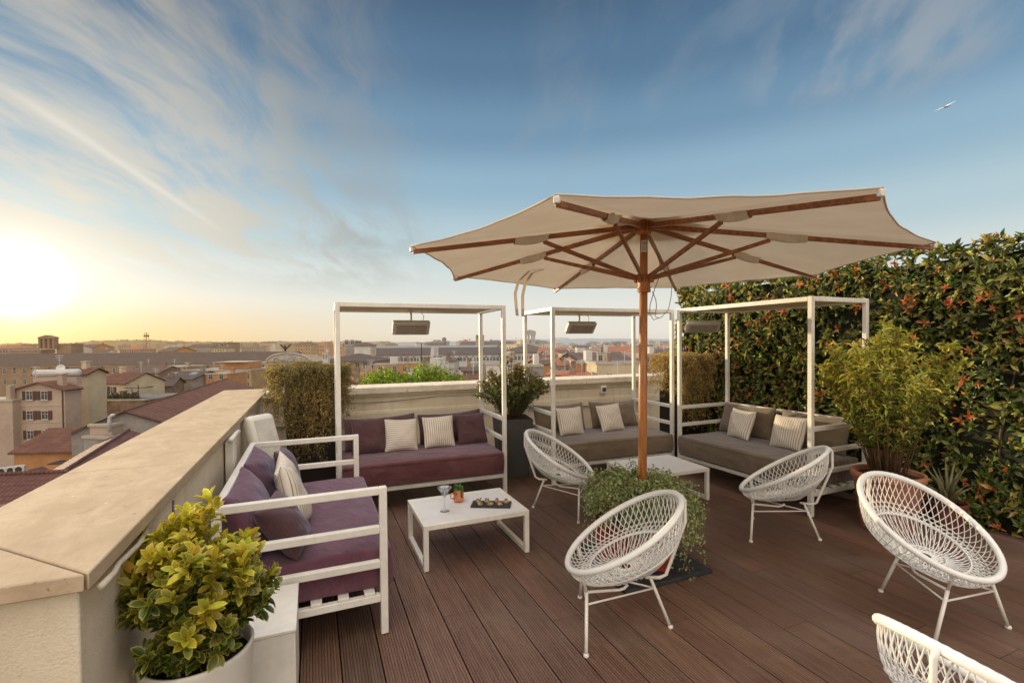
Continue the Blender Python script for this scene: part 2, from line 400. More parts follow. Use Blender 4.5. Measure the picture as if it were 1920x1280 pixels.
# ------------------------------------------------------------------ deck
def deck():
    P = .19; vs = []; fs = []; cols = []
    offs = (-.0779 % P)
    ks = range(-30, 32)
    for k in ks:
        x0 = offs + k*P
        if x0 > 5.9: break
        y1 = 6.5 if x0 > -.75 else 1.62
        js = [-2.5]; y = -2.5 + (k*1.37 % 2.2) + .4
        if k % 3 == 1: y = 4.14 - 2.9*2
        while y < y1-.3:
            if y > -2.3: js.append(y)
            y += 2.9
        js.append(y1)
        # board profile with shallow grooves
        w = P-.006; prof = [(0, -.02), (0, -.002), (.002, 0)]
        g = .012
        while g < w-.012:
            prof += [(g-.0022, 0), (g-.0010, -.0022), (g+.0010, -.0022), (g+.0022, 0)]; g += .0142
        prof += [(w-.002, 0), (w, -.002), (w, -.02)]; n = len(prof)
        for a, b in zip(js[:-1], js[1:]):
            o = len(vs); br = 1 + rng.normal(0, .09); tint = (br*(1+rng.normal(0, .03)), br, br*(1+rng.normal(0, .04)))
            for yy in (a+.0015, b-.0015):
                for px, pz in prof:
                    vs.append((x0+px, yy, pz)); gd = .55 if pz < -.0015 else 1.; cols.append((tint[0]*gd, tint[1]*gd, tint[2]*gd, 1))
            for i in range(n-1): fs.append((o+i+1, o+i, o+n+i, o+n+i+1))
            fs.append(tuple(range(o, o+n))); fs.append(tuple(range(o+2*n-1, o+n-1, -1)))
    b = MB(); b.add(vs, fs); o = b.build('deck', DECK); struct(o)
    ca = o.data.color_attributes.new('Col', 'FLOAT_COLOR', 'POINT'); ca.data.foreach_set('color', np.array(cols, np.float32).reshape(-1))
    b = MB().box(-6, 6.0, -3, 6.6, -.25, -.03); struct(b.build('deck_base', M('dark_subfloor', (.012, .009, .008), .9), None))
deck()

# ------------------------------------------------------------------ parapets
XI, XO, Y0, YB, YO, HW = -.528, -1.036, 1.508, 6.412, 6.947, 1.03
def parapet():
    t = thing('parapet_wall', 'low cream parapet wall with wide stone coping along the left of the terrace', 'wall', (XI, Y0, 0))
    L = lambda x, y: (x-XI, y-Y0)
    b = MB(); ct = .045
    poly = [(XI-.03, Y0+.03), (XI-.03, YB+.03), (XO+.03, YB+.03), (XO+.03, Y0+.5), (-6, Y0+.5), (-6, Y0+.03)]
    b.prism([L(*p) for p in poly], -.02, HW-ct); b.build('wall', RENDERM, t, bevel=.006)
    # coping slabs with mitre at the corner
    ys = [None, 2.75, 3.98, 5.21, 6.40]
    g = .0032
    def slab(poly, nm='coping_slab'):
        MB().prism([L(*p) for p in poly], HW-ct, HW).build(nm, TRAV, t, bevel=.004)
    slab([(XI, Y0+g), (XI, 2.75-g), (XO, 2.75-g), (XO, Y0+.508+g)])
    for a, c in ((2.75, 3.98), (3.98, 5.21), (5.21, YB-.002)):
        slab([(XI, a+g), (XI, c-g), (XO, c-g), (XO, a+g)])
    slab([(XI, YB+.002), (XI, YO), (XO, YO), (XO, YB+.002)])
    slab([(XI-2*g, Y0), (XO, Y0+.508-2*g), (-2.6, Y0+.508), (-2.6, Y0)])
    slab([(-2.6-g, Y0), (-2.6-g, Y0+.508), (-6, Y0+.508), (-6, Y0)])
    # drip pipe under the coping
    p = [(XI+.002-XI, y-Y0, .952) for y in (1.62, 1.85, 2.05, 2.32)]
    MB().tube([(.004, .06, .968), (.0, .16, .958), (-.004, .21, .964), (-.002, .38, .955), (-.012, .50, .958)], .009, 8).build('conduit_pipe', M('painted_conduit', (.60, .51, .38), .7, .15, 8), t, True)
    return t
parapet()
def back_wall():
    t = thing('parapet_wall', 'low cream parapet wall behind the daybeds at the back of the terrace', 'wall', (0, YB, 0))
    x0, x1 = XI-.03, 5.9
    MB().box(x0+.002, x1, .05, .50, -.02, HW-.085).build('wall', RENDERM, t)
    MB().box(x0+.004, x1, .03, .05, HW-.125, HW-.086).box(x0+.004, x1, .018, .03, HW-.105, HW-.087).build('moulding', RENDERM, t, bevel=.004)
    MB().box(x0+.004, x1, .022, .05, .60, .70).box(x0+.004, x1, .032, .05, .70, .72).build('moulding', RENDERM, t, bevel=.004)
    xs = [XI+.003, 1.16, 2.55, 3.94, 5.9]
    for a, b in zip(xs[:-1], xs[1:]): MB().box(a+.002, b-.002, 0, .535, HW-.083, HW).build('coping_slab', TRAV_LIT, t, bevel=.005)
    return t
back_wall()
c = MB().tube([(x, YB+.04+.012*math.sin(x*9), z) for x, z in ((-.1, .84), (.3, .85), (.6, .838), (.9, .83), (1.2, .85), (1.6, .868), (2.2, .855), (2.9, .85), (3.6, .868), (4.4, .86), (5.0, .862))], .0045, 6).build('cable', M('grey_cable', (.16, .13, .10), .6), None, True)
tag(c, 'thin sagging cable fixed along the face of the back parapet', 'cable')
t = thing('socket_box', 'small weatherproof socket box on the back parapet behind the umbrella pole', 'socket', tuple(survey(1178, 737, 7.0))); t.location.y = YB+.05; t.rotation_euler = (0, 0, 0)
MB().box(-.05, .05, -.05, 0, -.06, .06).build('box', PLAST, t, bevel=.008); MB().box(-.035, .03, -.056, -.05, -.03, .03).build('cover', M('dark_cover', (.08, .06, .05), .5), t)
# building under the terrace
t = thing('hotel_building', 'cream building mass that carries the roof terrace', 'building', (2, 2, -22.))
MB().box(-3.02, 10, -14, 4.9, 0, 21.7).build('wall', RENDERM, t)

# ------------------------------------------------------------------ daybeds
DL, DD, DH, TB = 1.677, .831, 1.99, .041
def daybed(name, label, cat, org, rot, fab, canopy=True, group=None, topback=False):
    t = thing(name, label, cat, (*org, 0), rot, group); H = DH if canopy else .8137
    for x in (0, DL-TB):
        for y in (0, DD-TB):
            MB().box(x, x+TB, y, y+TB, .004, H).build('post', WHITE, t, bevel=.004)
            MB().box(x+.003, x+TB-.003, y+.003, y+TB-.003, 0, .004).build('foot', DKMETAL, t)
    for x in (0, DL-TB):
        for z in (.8137, .602, .412, .225):
            if not canopy and z == .8137:
                pass
            MB().box(x+.001, x+TB-.001, TB, DD-TB, z-.04, z).build('rail', WHITE, t, bevel=.004)
    MB().box(TB, DL-TB, .001, TB-.001, .185, .225).build('rail', WHITE, t, bevel=.004)
    MB().box(TB, DL-TB, DD-TB+.001, DD-.001, .185, .225).build('rail', WHITE, t, bevel=.004)
    if topback:
        h = DL/2
        MB().box(TB, h-.008, DD-TB+.001, DD-.001, .7737, .8137).build('rail', WHITE, t, bevel=.004)
        MB().box(h+.008, DL-TB, DD-TB+.001, DD-.001, .7737, .8137).build('rail', WHITE, t, bevel=.004)
    for i in range(6):
        y = .07 + i*.135
        MB().box(.004, DL-.004, y, y+.055, .2255, .243).build('slat', WHITE, t, bevel=.003)
    mt = bpy.data.meshes.new('mattress')
    bm = bmesh.new(); bmesh.ops.create_cube(bm, size=1)
    sx, sy, sz = DL-2*TB-.012, DD-.06, .215
    bmesh.ops.scale(bm, vec=(sx, sy, sz), verts=bm.verts)
    bmesh.ops.subdivide_edges(bm, edges=bm.edges, cuts=10, use_grid_fill=True)
    r = random.Random(hash(label) % 999 if False else len(label)); a = [r.uniform(0, 6) for _ in range(6)]
    for v in bm.verts:
        ux, uy, uz = v.co.x/(sx/2), v.co.y/(sy/2), v.co.z/(sz/2)
        e = sorted((abs(ux), abs(uy), abs(uz)))
        if uz > .99: v.co.z += .018*(1-ux**4)*(1-uy**4) + .004*math.sin(7*ux+a[0])*math.sin(5*uy+a[1])
        if abs(uy) > .99: v.co.y += math.copysign(.010*(1-uz**2) + .004*math.sin(9*ux+a[2]+3*uz), uy)
        if abs(ux) > .99: v.co.x += math.copysign(.004*(1-uz**2), ux)
    bmesh.ops.translate(bm, vec=(DL/2, sy/2-.028, .244+sz/2), verts=bm.verts)
    bm.to_mesh(mt); bm.free(); mt.materials.append(fab)
    mo = bpy.data.objects.new('mattress', mt); COL.objects.link(mo); mo.parent = t
    b = MB(); x0_, x1_, y0_, y1_ = .012+TB, DL-TB-.012, -.034, sy-.022
    for zz in (.262, .440): b.tube([(x0_, y0_, zz), (x1_, y0_, zz), (x1_, y1_, zz), (x0_, y1_, zz)], .0042, 6, True)
    b.build('piping', fab, mo, True)
    bv = mo.modifiers.new('bevel', 'BEVEL'); bv.width = .03; bv.segments = 4; bv.limit_method = 'ANGLE'; bv.angle_limit = R(50); mt.shade_smooth()
    if canopy:
        for a_, b_ in (((TB, 0), (DL-TB, TB)), ((TB, DD-TB), (DL-TB, DD)), ((0, TB), (TB, DD-TB)), ((DL-TB, TB), (DL, DD-TB))):
            MB().box(a_[0]+.001, b_[0]-.001, a_[1]+.001, b_[1]-.001, H-.044, H-.001).build('roof_beam', WHITE, t, bevel=.004)
        MB().box(TB+.012, DL-TB-.035, TB+.004, DD-TB-.004, H-.032, H-.018).build('roof_panel', ROOFPANEL, t)
    return t
AA, BA, CA = R(-1.3554), R(-1.4931), R(90.9677)
oA = (.1969, 4.6768); oB = (2.4499, 4.7109)
oC = (4.1152+DL*math.cos(CA), 2.9003+DL*math.sin(CA)); rC = CA-math.pi
oD = (.3666, 2.6744); rD = R(90.3)
g_bed = 'canopy daybeds around the terrace'
dA = daybed('canopy_daybed', 'white canopy daybed with plum mattress against the back parapet', 'daybed', oA, AA, PURPLE, group=g_bed)
dB = daybed('canopy_daybed', 'white canopy daybed with taupe mattress against the back parapet behind the umbrella pole', 'daybed', oB, BA, TAUPE, group=g_bed)
dC = daybed('canopy_daybed', 'white canopy daybed with taupe mattress standing along the leafy hedge', 'daybed', oC, rC, TAUPE, group=g_bed, topback=True)
dD = daybed('sofa', 'white metal frame sofa without canopy and with purple mattress beside the left parapet', 'sofa', oD, rD, VIOLET, canopy=False, topback=True)
def loc2w(org, rot, x, y, z): return (org[0]+x*math.cos(rot)-y*math.sin(rot), org[1]+x*math.sin(rot)+y*math.cos(rot), z)
SZ = .467
gb, gs = 'long back cushions on the daybeds', 'square scatter pillows on the daybeds'
def back(org, rot, x, w, mat, label, seed, h=.37, y=.60, roll=0, sag=.05, lean=.3, z=SZ, th=.17):
    cushion('back_cushion', w, h, th, mat, label, 'cushion', loc2w(org, rot, x, y, z), rot, lean, roll, gb, seed=seed, sag=sag, pinch=.04)
def pil(org, rot, x, y, mat, label, seed, w=.37, lean=.35, roll=0, dy=0, turn=False, group=gs, h=None, th=.13):
    cushion('pillow', w, h or w, th, mat, label, 'pillow', loc2w(org, rot, x, y, SZ), rot+dy, lean, roll, group, turn=turn, seed=seed)
back(oA, AA, .46, .80, PURPLE2, 'long plum back cushion on the left half of the plum canopy daybed', 1, roll=-.03)
back(oA, AA, 1.24, .78, PURPLE2, 'long plum back cushion on the right half of the plum canopy daybed', 2, roll=-.04)
pil(oA, AA, .33, .40, PURPLE2, 'plain dark plum pillow at the left end of the plum canopy daybed', 3, w=.385)
pil(oA, AA, .645, .37, STRIPE, 'cream pillow with stripes running sideways on the plum canopy daybed', 4, w=.36, turn=True, roll=.03)
pil(oA, AA, 1.05, .39, STRIPE, 'cream pillow with upright stripes on the plum canopy daybed', 5, w=.36, roll=.0)
pil(oA, AA, 1.43, .42, PURPLE2, 'plain dark plum pillow at the right end of the plum canopy daybed', 6, w=.36, roll=-.03)
back(oB, BA, .42, .74, TAUPE, 'long taupe back cushion on the left half of the daybed behind the umbrella pole', 7)
back(oB, BA, 1.22, .74, TAUPE, 'long taupe back cushion on the right half of the daybed behind the umbrella pole', 8)
pil(oB, BA, .43, .33, STRIPE, 'striped pillow nearer the left rail of the taupe daybed at the back parapet', 9, w=.36)
pil(oB, BA, 1.02, .36, STRIPE, 'striped pillow in the middle of the taupe daybed at the back parapet', 10, w=.36, roll=-.06)
back(oC, rC, .42, .76, TAUPE, 'long taupe back cushion at the far end of the daybed along the hedge', 11, h=.39, y=.62)
back(oC, rC, 1.22, .78, TAUPE, 'long taupe back cushion at the near end of the daybed along the hedge', 12, h=.39, y=.62)
pil(oC, rC, .52, .40, STRIPE, 'striped pillow at the far end of the daybed along the hedge', 13, w=.36, dy=-.1)
pil(oC, rC, 1.13, .38, STRIPE, 'striped pillow half hidden behind the front post of the daybed along the hedge', 14, w=.37, dy=.05)
back(oD, rD, .45, .74, VIOLET, 'near purple back cushion on the sofa beside the left parapet', 15, h=.40, y=.64, lean=.42, th=.22)
back(oD, rD, 1.24, .70, VIOLET, 'far purple back cushion on the sofa beside the left parapet', 16, h=.38, y=.66, lean=.38, th=.22)
pil(oD, rD, .21, .42, PURPLE2, 'shiny dark brown pillow nearest the camera on the purple sofa', 17, w=.35, lean=.62, roll=-.05, dy=-.25, th=.19)
pil(oD, rD, .60, .42, STRIPE, 'blue grey striped pillow leaning on the purple sofa', 18, w=.40, lean=.32, roll=.25, dy=-.05)
pil(oD, rD, .85, .45, STRIPE, 'cream striped pillow tucked between striped and dark pillows on the purple sofa', 19, w=.40, lean=.34, roll=-.2, dy=-.1)
pil(oD, rD, 1.12, .46, PURPLE2, 'dark plum pillow standing behind the striped pillows on the purple sofa', 20, w=.42, lean=.34, roll=.12)

# heaters hung under the canopy roofs
def heater(u, v, D, yaw, label, tilt, pole_dx=.03):
    p = survey(u, v, D); t = thing('patio_heater', label, 'heater', tuple(p), yaw, 'white infrared heaters under the canopies')
    w, h, d = .40, .17, .06
    e = t_ = None
    q = Matrix.Rotation(tilt, 4, 'X')
    b = MB(); b.xbox(q, w, d, h); sh = b.build('shell', HEATER, t, bevel=.018, seg=3)
    b = MB(); b.xbox(q @ Matrix.Translation((0, -d/2-.001, -.005)), w-.075, .006, h-.055); b.build('grille', GRILLE, t)
    top = DH-.032-p[2]
    MB().tube([(pole_dx, .0, .06), (pole_dx, .0, top)], .011, 10).build('hanging_pole', HEATER, t, True)
    MB().lathe([(.001, top-.0), (.035, top-.0), (.035, top-.012), (.012, top-.03)][::-1], 16, (pole_dx, 0, 0)).build('ceiling_plate', HEATER, t, True, auto=40)
    MB().tube([(pole_dx+.12, .0, .05), (pole_dx+.14, .0, .12), (pole_dx+.10, .0, top)], .004, 6).build('cable', HEATER, t, True)
heater(771, 614, 5.2, AA, 'white heater hanging under the canopy of the plum daybed', R(38), 0)
heater(1089, 614, 6.05, BA, 'white heater hanging under the canopy of the taupe daybed behind the umbrella pole', R(40), -.02)
heater(1317, 612, 5.75, rC+R(62), 'white heater hanging under the canopy in front of the leafy hedge', R(48), -.03)

# ------------------------------------------------------------------ tables and what is on them
def coffee_table(org, rot, label):
    l, d, h, q = .808, .6216, .3254, .036
    t = thing('coffee_table', label, 'table', (*org, 0), rot, 'low white coffee tables')
    MB().box(q, l-q, q, d-q, h-.016, h-.003).build('perforated_top', TABLE, t)
    b = MB().box(0, l, 0, q, h-q, h).box(0, l, d-q, d, h-q, h).box(0, q, q, d-q, h-q, h).box(l-q, l, q, d-q, h-q, h); b.build('top_frame', WHITE, t, bevel=.003)
    for x in (0, l-q):
        MB().box(x, x+q, 0.001, q, .003, h-q).box(x, x+q, d-q, d-.001, .003, h-q).box(x+.001, x+q-.001, q, d-q, .003, .003+q).build('sled_leg', WHITE, t, bevel=.003)
    return t
T1 = ((.6956, 3.2852), R(-.2)); T2 = ((2.8497, 3.6683), R(-2.2643))
coffee_table(*T1, 'low white coffee table holding the cocktails and canapes')
coffee_table(*T2, 'low white empty coffee table between the taupe daybeds')
TZ = .3254
def m_thin(name, tint, k):
    ma, t, b_, out = base_mat(name); tp = t.new('ShaderNodeBsdfTransparent'); t.set(tp.inputs[0], tint); gl = t.new('ShaderNodeBsdfGlossy'); gl.inputs['Roughness'].default_value = .03
    fr = t.new('ShaderNodeLayerWeight'); fr.inputs[0].default_value = k; mx = t.new('ShaderNodeMixShader'); t.l.new(fr.outputs['Facing'], mx.inputs[0]); t.l.new(tp.outputs[0], mx.inputs[1]); t.l.new(gl.outputs[0], mx.inputs[2]); t.l.new(mx.outputs[0], out.inputs[0]); return ma
GL = m_thin('clear_glass', (.97, .98, .98), .35); LIQ = M('cocktail_liquid', (.62, .66, .62), .1, .05, 10, transl=.6)
t = thing('cocktail_glass', 'stemmed martini glass with pale cocktail and olives on the coffee table', 'glass', (.911, 3.532, TZ))
MB().lathe([(.001, 0), (.036, 0), (.037, .002), (.012, .006), (.0045, .014), (.004, .09), (.006, .10), (.056, .178), (.0545, .178), (.0045, .104), (.0008, .1035)], 32).build('glass_bowl', GL, t, True)
MB().lathe([(.0006, .1045), (.0042, .1052), (.042, .1605), (.0005, .1605)], 32).build('drink', LIQ, t, True)
OL = M('olive', (.22, .20, .05), .4)
for k, (x, y, z) in enumerate(((.004, -.003, .128), (-.008, .004, .141), (.012, .007, .149))): MB().ball((x, y, z), .0085, 8, 1.2).build('olive', OL, t, True)
t = thing('copper_mug', 'hammered copper mug with mint sprig on the coffee table', 'mug', (1.07, 3.703, TZ))
MB().lathe([(.001, 0), (.033, 0), (.040, .012), (.043, .04), (.041, .07), (.038, .088), (.0395, .092), (.037, .092), (.0365, .086), (.039, .06), (.036, .012), (.001, .008)], 32).build('cup', COPPER, t, True)
MB().lathe([(.001, .082), (.0365, .082)], 20).build('drink', M('mule_drink', (.30, .22, .10), .2), t)
MB().tube([(-.038, -.012, .075), (-.062, -.02, .076), (-.072, -.022, .06), (-.068, -.02, .038), (-.042, -.012, .028)], .0048, 8).build('handle', COPPER, t, True)
n = 26; P = np.c_[rng.uniform(-.026, .026, n), rng.uniform(-.026, .02, n), rng.uniform(.085, .118, n)]; D = unit(rng.normal(0, 1, (n, 3))+[0, 0, .6])
leaf_mesh('mint_leaves', P, D, rng.normal(0, 1, (n, 3)), .034, .022, vary((.10, .26, .05), n), LEAF, t)
t = thing('serving_board', 'black slate board of canapes on the coffee table', 'board', (1.281, 3.515, TZ), R(-27))
bd = MB().box(-.155, .155, -.075, .075, 0, .008).build('slate_slab', SLATE, t, bevel=.002)
PASTRY = M('pastry', (.52, .31, .13), .75, .25, 40, .3, 120); CHZ = M('canape_filling', (.62, .50, .28), .6, .3, 60, .5, 150)
cn = [(-.105, .025, 'leftmost canape in the back row on the slate board'), (-.035, .032, 'second canape from the left in the back row on the slate board'), (.040, .036, 'third canape from the left in the back row on the slate board'), (.112, .028, 'rightmost canape in the back row on the slate board'),
      (-.085, -.032, 'leftmost canape in the front row on the slate board'), (-.005, -.030, 'middle canape in the front row on the slate board'), (.070, -.030, 'rightmost canape in the front row on the slate board')]
for i, (x, y, lb) in enumerate(cn):
    ca = R(-27); t = thing('canape', lb, 'canape', (1.281+x*math.cos(ca)-y*math.sin(ca), 3.515+x*math.sin(ca)+y*math.cos(ca), TZ+.008), R(-27+rng.uniform(-25, 25)), 'canapes on the slate board')
    MB().lathe([(.001, 0), (.019, 0), (.026, .009), (.0265, .012), (.023, .012), (.001, .0125)], 4+8*(i % 2)).build('pastry_base', PASTRY, t, True, auto=35)
    b = MB().ball((0, 0, .013), .0165, 8, .5)
    for k in range(6): b.ball((rng.uniform(-.014, .014), rng.uniform(-.014, .014), .017+rng.uniform(0, .006)), .0055, 5)
    b.build('filling', CHZ, t, True)
    MB().ball((rng.uniform(-.006, .006), .004, .024), .0062, 6).build('tomato_bit', M('tomato', (.45, .06, .03), .4), t, True)
    n = 9; P = np.c_[rng.uniform(-.012, .012, (n, 2)), rng.uniform(.016, .026, n)]
    leaf_mesh('herb_leaves', P, unit(rng.normal(0, 1, (n, 3))+[0, 0, .7]), rng.normal(0, 1, (n, 3)), .016, .009, vary((.10, .17, .05), n), LEAF, t, simple=True)
# ------------------------------------------------------------------ woven chairs
def make_chair():
    t = thing('woven_chair', '', 'chair')
    RC, RZ, RT, RA, RB = -.065, .543, .563, .366, .316
    def rim(a): s = RA*math.cos(a); return Vector((RC+s*math.cos(RT), RB*math.sin(a), RZ-s*math.sin(RT)))
    N = 72
    b = MB(); vs = [rim(2*math.pi*k/(N*2)) for k in range(N*2)]
    b.tube(vs, [.0165+.0012*(k % 2) for k in range(N*2)], 10, True); b.build('rim', CORD, t, True)
    def ring(cx, cz, a, bb, tilt):
        return lambda th: Vector((cx+a*math.cos(th)*math.cos(tilt), bb*math.sin(th), cz-a*math.cos(th)*math.sin(tilt)))
    mid = ring(-.098, .408, .236, .226, .40); inner = ring(-.075, .340, .098, .098, .16)
    def strand(A, B, bul, n=7):
        out = []; c = Vector((-.08, 0, .42))
        for i in range(n):
            s = i/(n-1); p = A.lerp(B, s); o = (p-c); o.z *= .4
            if o.length > 1e-5: o.normalize()
            p = p + o*bul*4*s*(1-s)*.5 + Vector((0, 0, -bul*4*s*(1-s)*.55)); out.append(p)
        return out
    b = MB(); n1 = 58
    for k in range(n1):
        th = 2*math.pi*k/n1
        for sg in (1, -1):
            d = sg*2*math.pi*3.2/n1
            b.tube(strand(rim(th), mid(th+d), .062), .0028, 4, caps=False)
    b.build('lattice_weave', CORD, t, True)
    b = MB(); n2 = 58
    for k in range(n2):
        th = 2*math.pi*k/n2; b.tube(strand(mid(th), inner(th), .026, 5), .0031, 4, caps=False)
    for dz, rr in ((0, 1), (.007, 1.02)):
        b.tube([mid(2*math.pi*k/60)*1 + Vector((0, 0, dz)) for k in range(60)], .0042, 5, True)
        b.tube([inner(2*math.pi*k/40) + Vector((0, 0, dz*.6)) for k in range(40)], .004, 5, True)
    for k in range(24):
        a = 2*math.pi*k/24; b.tube([inner(a), inner(a+2*math.pi*9.3/24)], .0035, 4, caps=False)
    b.build('seat_weave', CORD, t, True)
    # short crochet band wrapped round the underside
    b = MB(); n3 = 44; base = ring(-.085, .325, .120, .120, .12)
    def low(th, f): s = strand(rim(th), mid(th), .062, 9); return s[int(round(f*8))] + Vector((0, 0, -.006))
    for k in range(n3):
        th = 2*math.pi*k/n3
        for sg in (1, -1): b.tube(strand(low(th, .75), base(th+sg*2*math.pi*2/n3), .018, 5), .0026, 4, caps=False)
    for f in (.625, .75, .875): b.tube([low(2*math.pi*k/48, f) for k in range(48)], .0032, 4, True)
    b.tube([base(2*math.pi*k/40) for k in range(40)], .006, 5, True)
    b.build('under_weave', CORD, t, True)
    # frame
    rear, fl, fr = Vector((-.323, 0, 0)), Vector((.162, .28, 0)), Vector((.162, -.28, 0))
    tr, tl_, tr_ = Vector((-.215, 0, .278)), Vector((.150, .165, .272)), Vector((.150, -.165, .272))
    for foot, top in ((rear, tr), (fl, tl_), (fr, tr_)):
        q = MB().tube([foot+Vector((0, 0, .006)), top], .0095, 10).build('leg', WHITE, t, True)
        MB().lathe([(.001, 0), (.013, 0), (.0155, .006), (.013, .016), (.0095, .02)], 12, tuple(foot)).build('foot', WHITE, q, True)
    b = MB()
    rb = rim(math.pi)
    b.tube([tr+Vector((.03, 0, .004)), tr+Vector((-.05, 0, .004)), tr+Vector((-.085, 0, .022)), Vector((-.405, 0, .60)), rb+Vector((-.028, 0, -.02)), rb+Vector((-.010, 0, .006))], .0095, 10)
    b.build('back_brace', WHITE, t, True)
    for sg in (1, -1):
        A = rim(sg*.62); top = tl_ if sg > 0 else tr_
        MB().tube([A, Vector((A.x-.012, A.y*.93, A.z-.03)), top], .0085, 8).build('front_upright', WHITE, t, True)
        MB().tube([top, Vector((-.03, sg*.110, .262)), Vector((-.055, sg*.104, .268)), Vector((-.075, sg*.10, .288))], .0075, 8).build('seat_rail', WHITE, t, True)
    mids = [rear.lerp(tr, .80), fl.lerp(tl_, .80), fr.lerp(tr_, .80)]
    for i, j in ((0, 1), (1, 2), (2, 0)): MB().tube([mids[i], mids[j]], .0055, 8).build('stretcher', WHITE, t, True)
    return t
chair0 = make_chair(); first = True
for x, y, a, lb in [
    (2.200, 3.959, -40, 'white woven chair facing right between the plum daybed and the umbrella'),
    (1.534, 2.246, 152.4, 'white woven chair in front of the red umbrella planter, facing the coffee table with drinks'),
    (3.507, 2.795, 129.2, 'white woven chair beside the front post of the daybed along the hedge'),
    (3.261, 1.549, -97.4, 'white woven chair on the right in front of the terracotta pot'),
    (1.970, 0.720, -5, 'white woven chair cut off at the bottom right, seen from behind')]:
    c = chair0 if first else copy_tree(chair0); first = False
    c.location = (x, y, 0); c.rotation_euler = (0, 0, R(a)); tag(c, lb, 'chair', 'white woven basket chairs')

# ------------------------------------------------------------------ umbrella
CANVAS = None
def m_canvas():
    ma, t, b, out = base_mat('umbrella_canvas')
    p = t.new('ShaderNodeTexCoord').outputs['Object']; n = t.noise(p, 3, 4); f = t.noise(p, 400, 2)
    c = t.mix(t.smooth(n, .3, .7), (.68, .61, .50), (.78, .71, .60)); c = t.mix(t.math('MULTIPLY', f, .25), c, (.42, .34, .25))
    t.set(b.inputs['Base Color'], c); b.inputs['Roughness'].default_value = .9; b.inputs['Specular IOR Level'].default_value = .1
    bp = t.new('ShaderNodeBump'); bp.inputs['Strength'].default_value = .2; bp.inputs['Distance'].default_value = .02
    t.set(bp.inputs['Height'], t.noise(p, 5, 3)); t.set(b.inputs['Normal'], bp.outputs[0])
    tr = t.new('ShaderNodeBsdfTranslucent'); t.set(tr.inputs[0], t.mix(.5, c, (.75, .52, .28))); mx = t.new('ShaderNodeMixShader'); mx.inputs[0].default_value = .28
    t.l.new(b.outputs[0], mx.inputs[1]); t.l.new(tr.outputs[0], mx.inputs[2]); t.l.new(mx.outputs[0], out.inputs[0]); return ma
CANVAS = m_canvas()
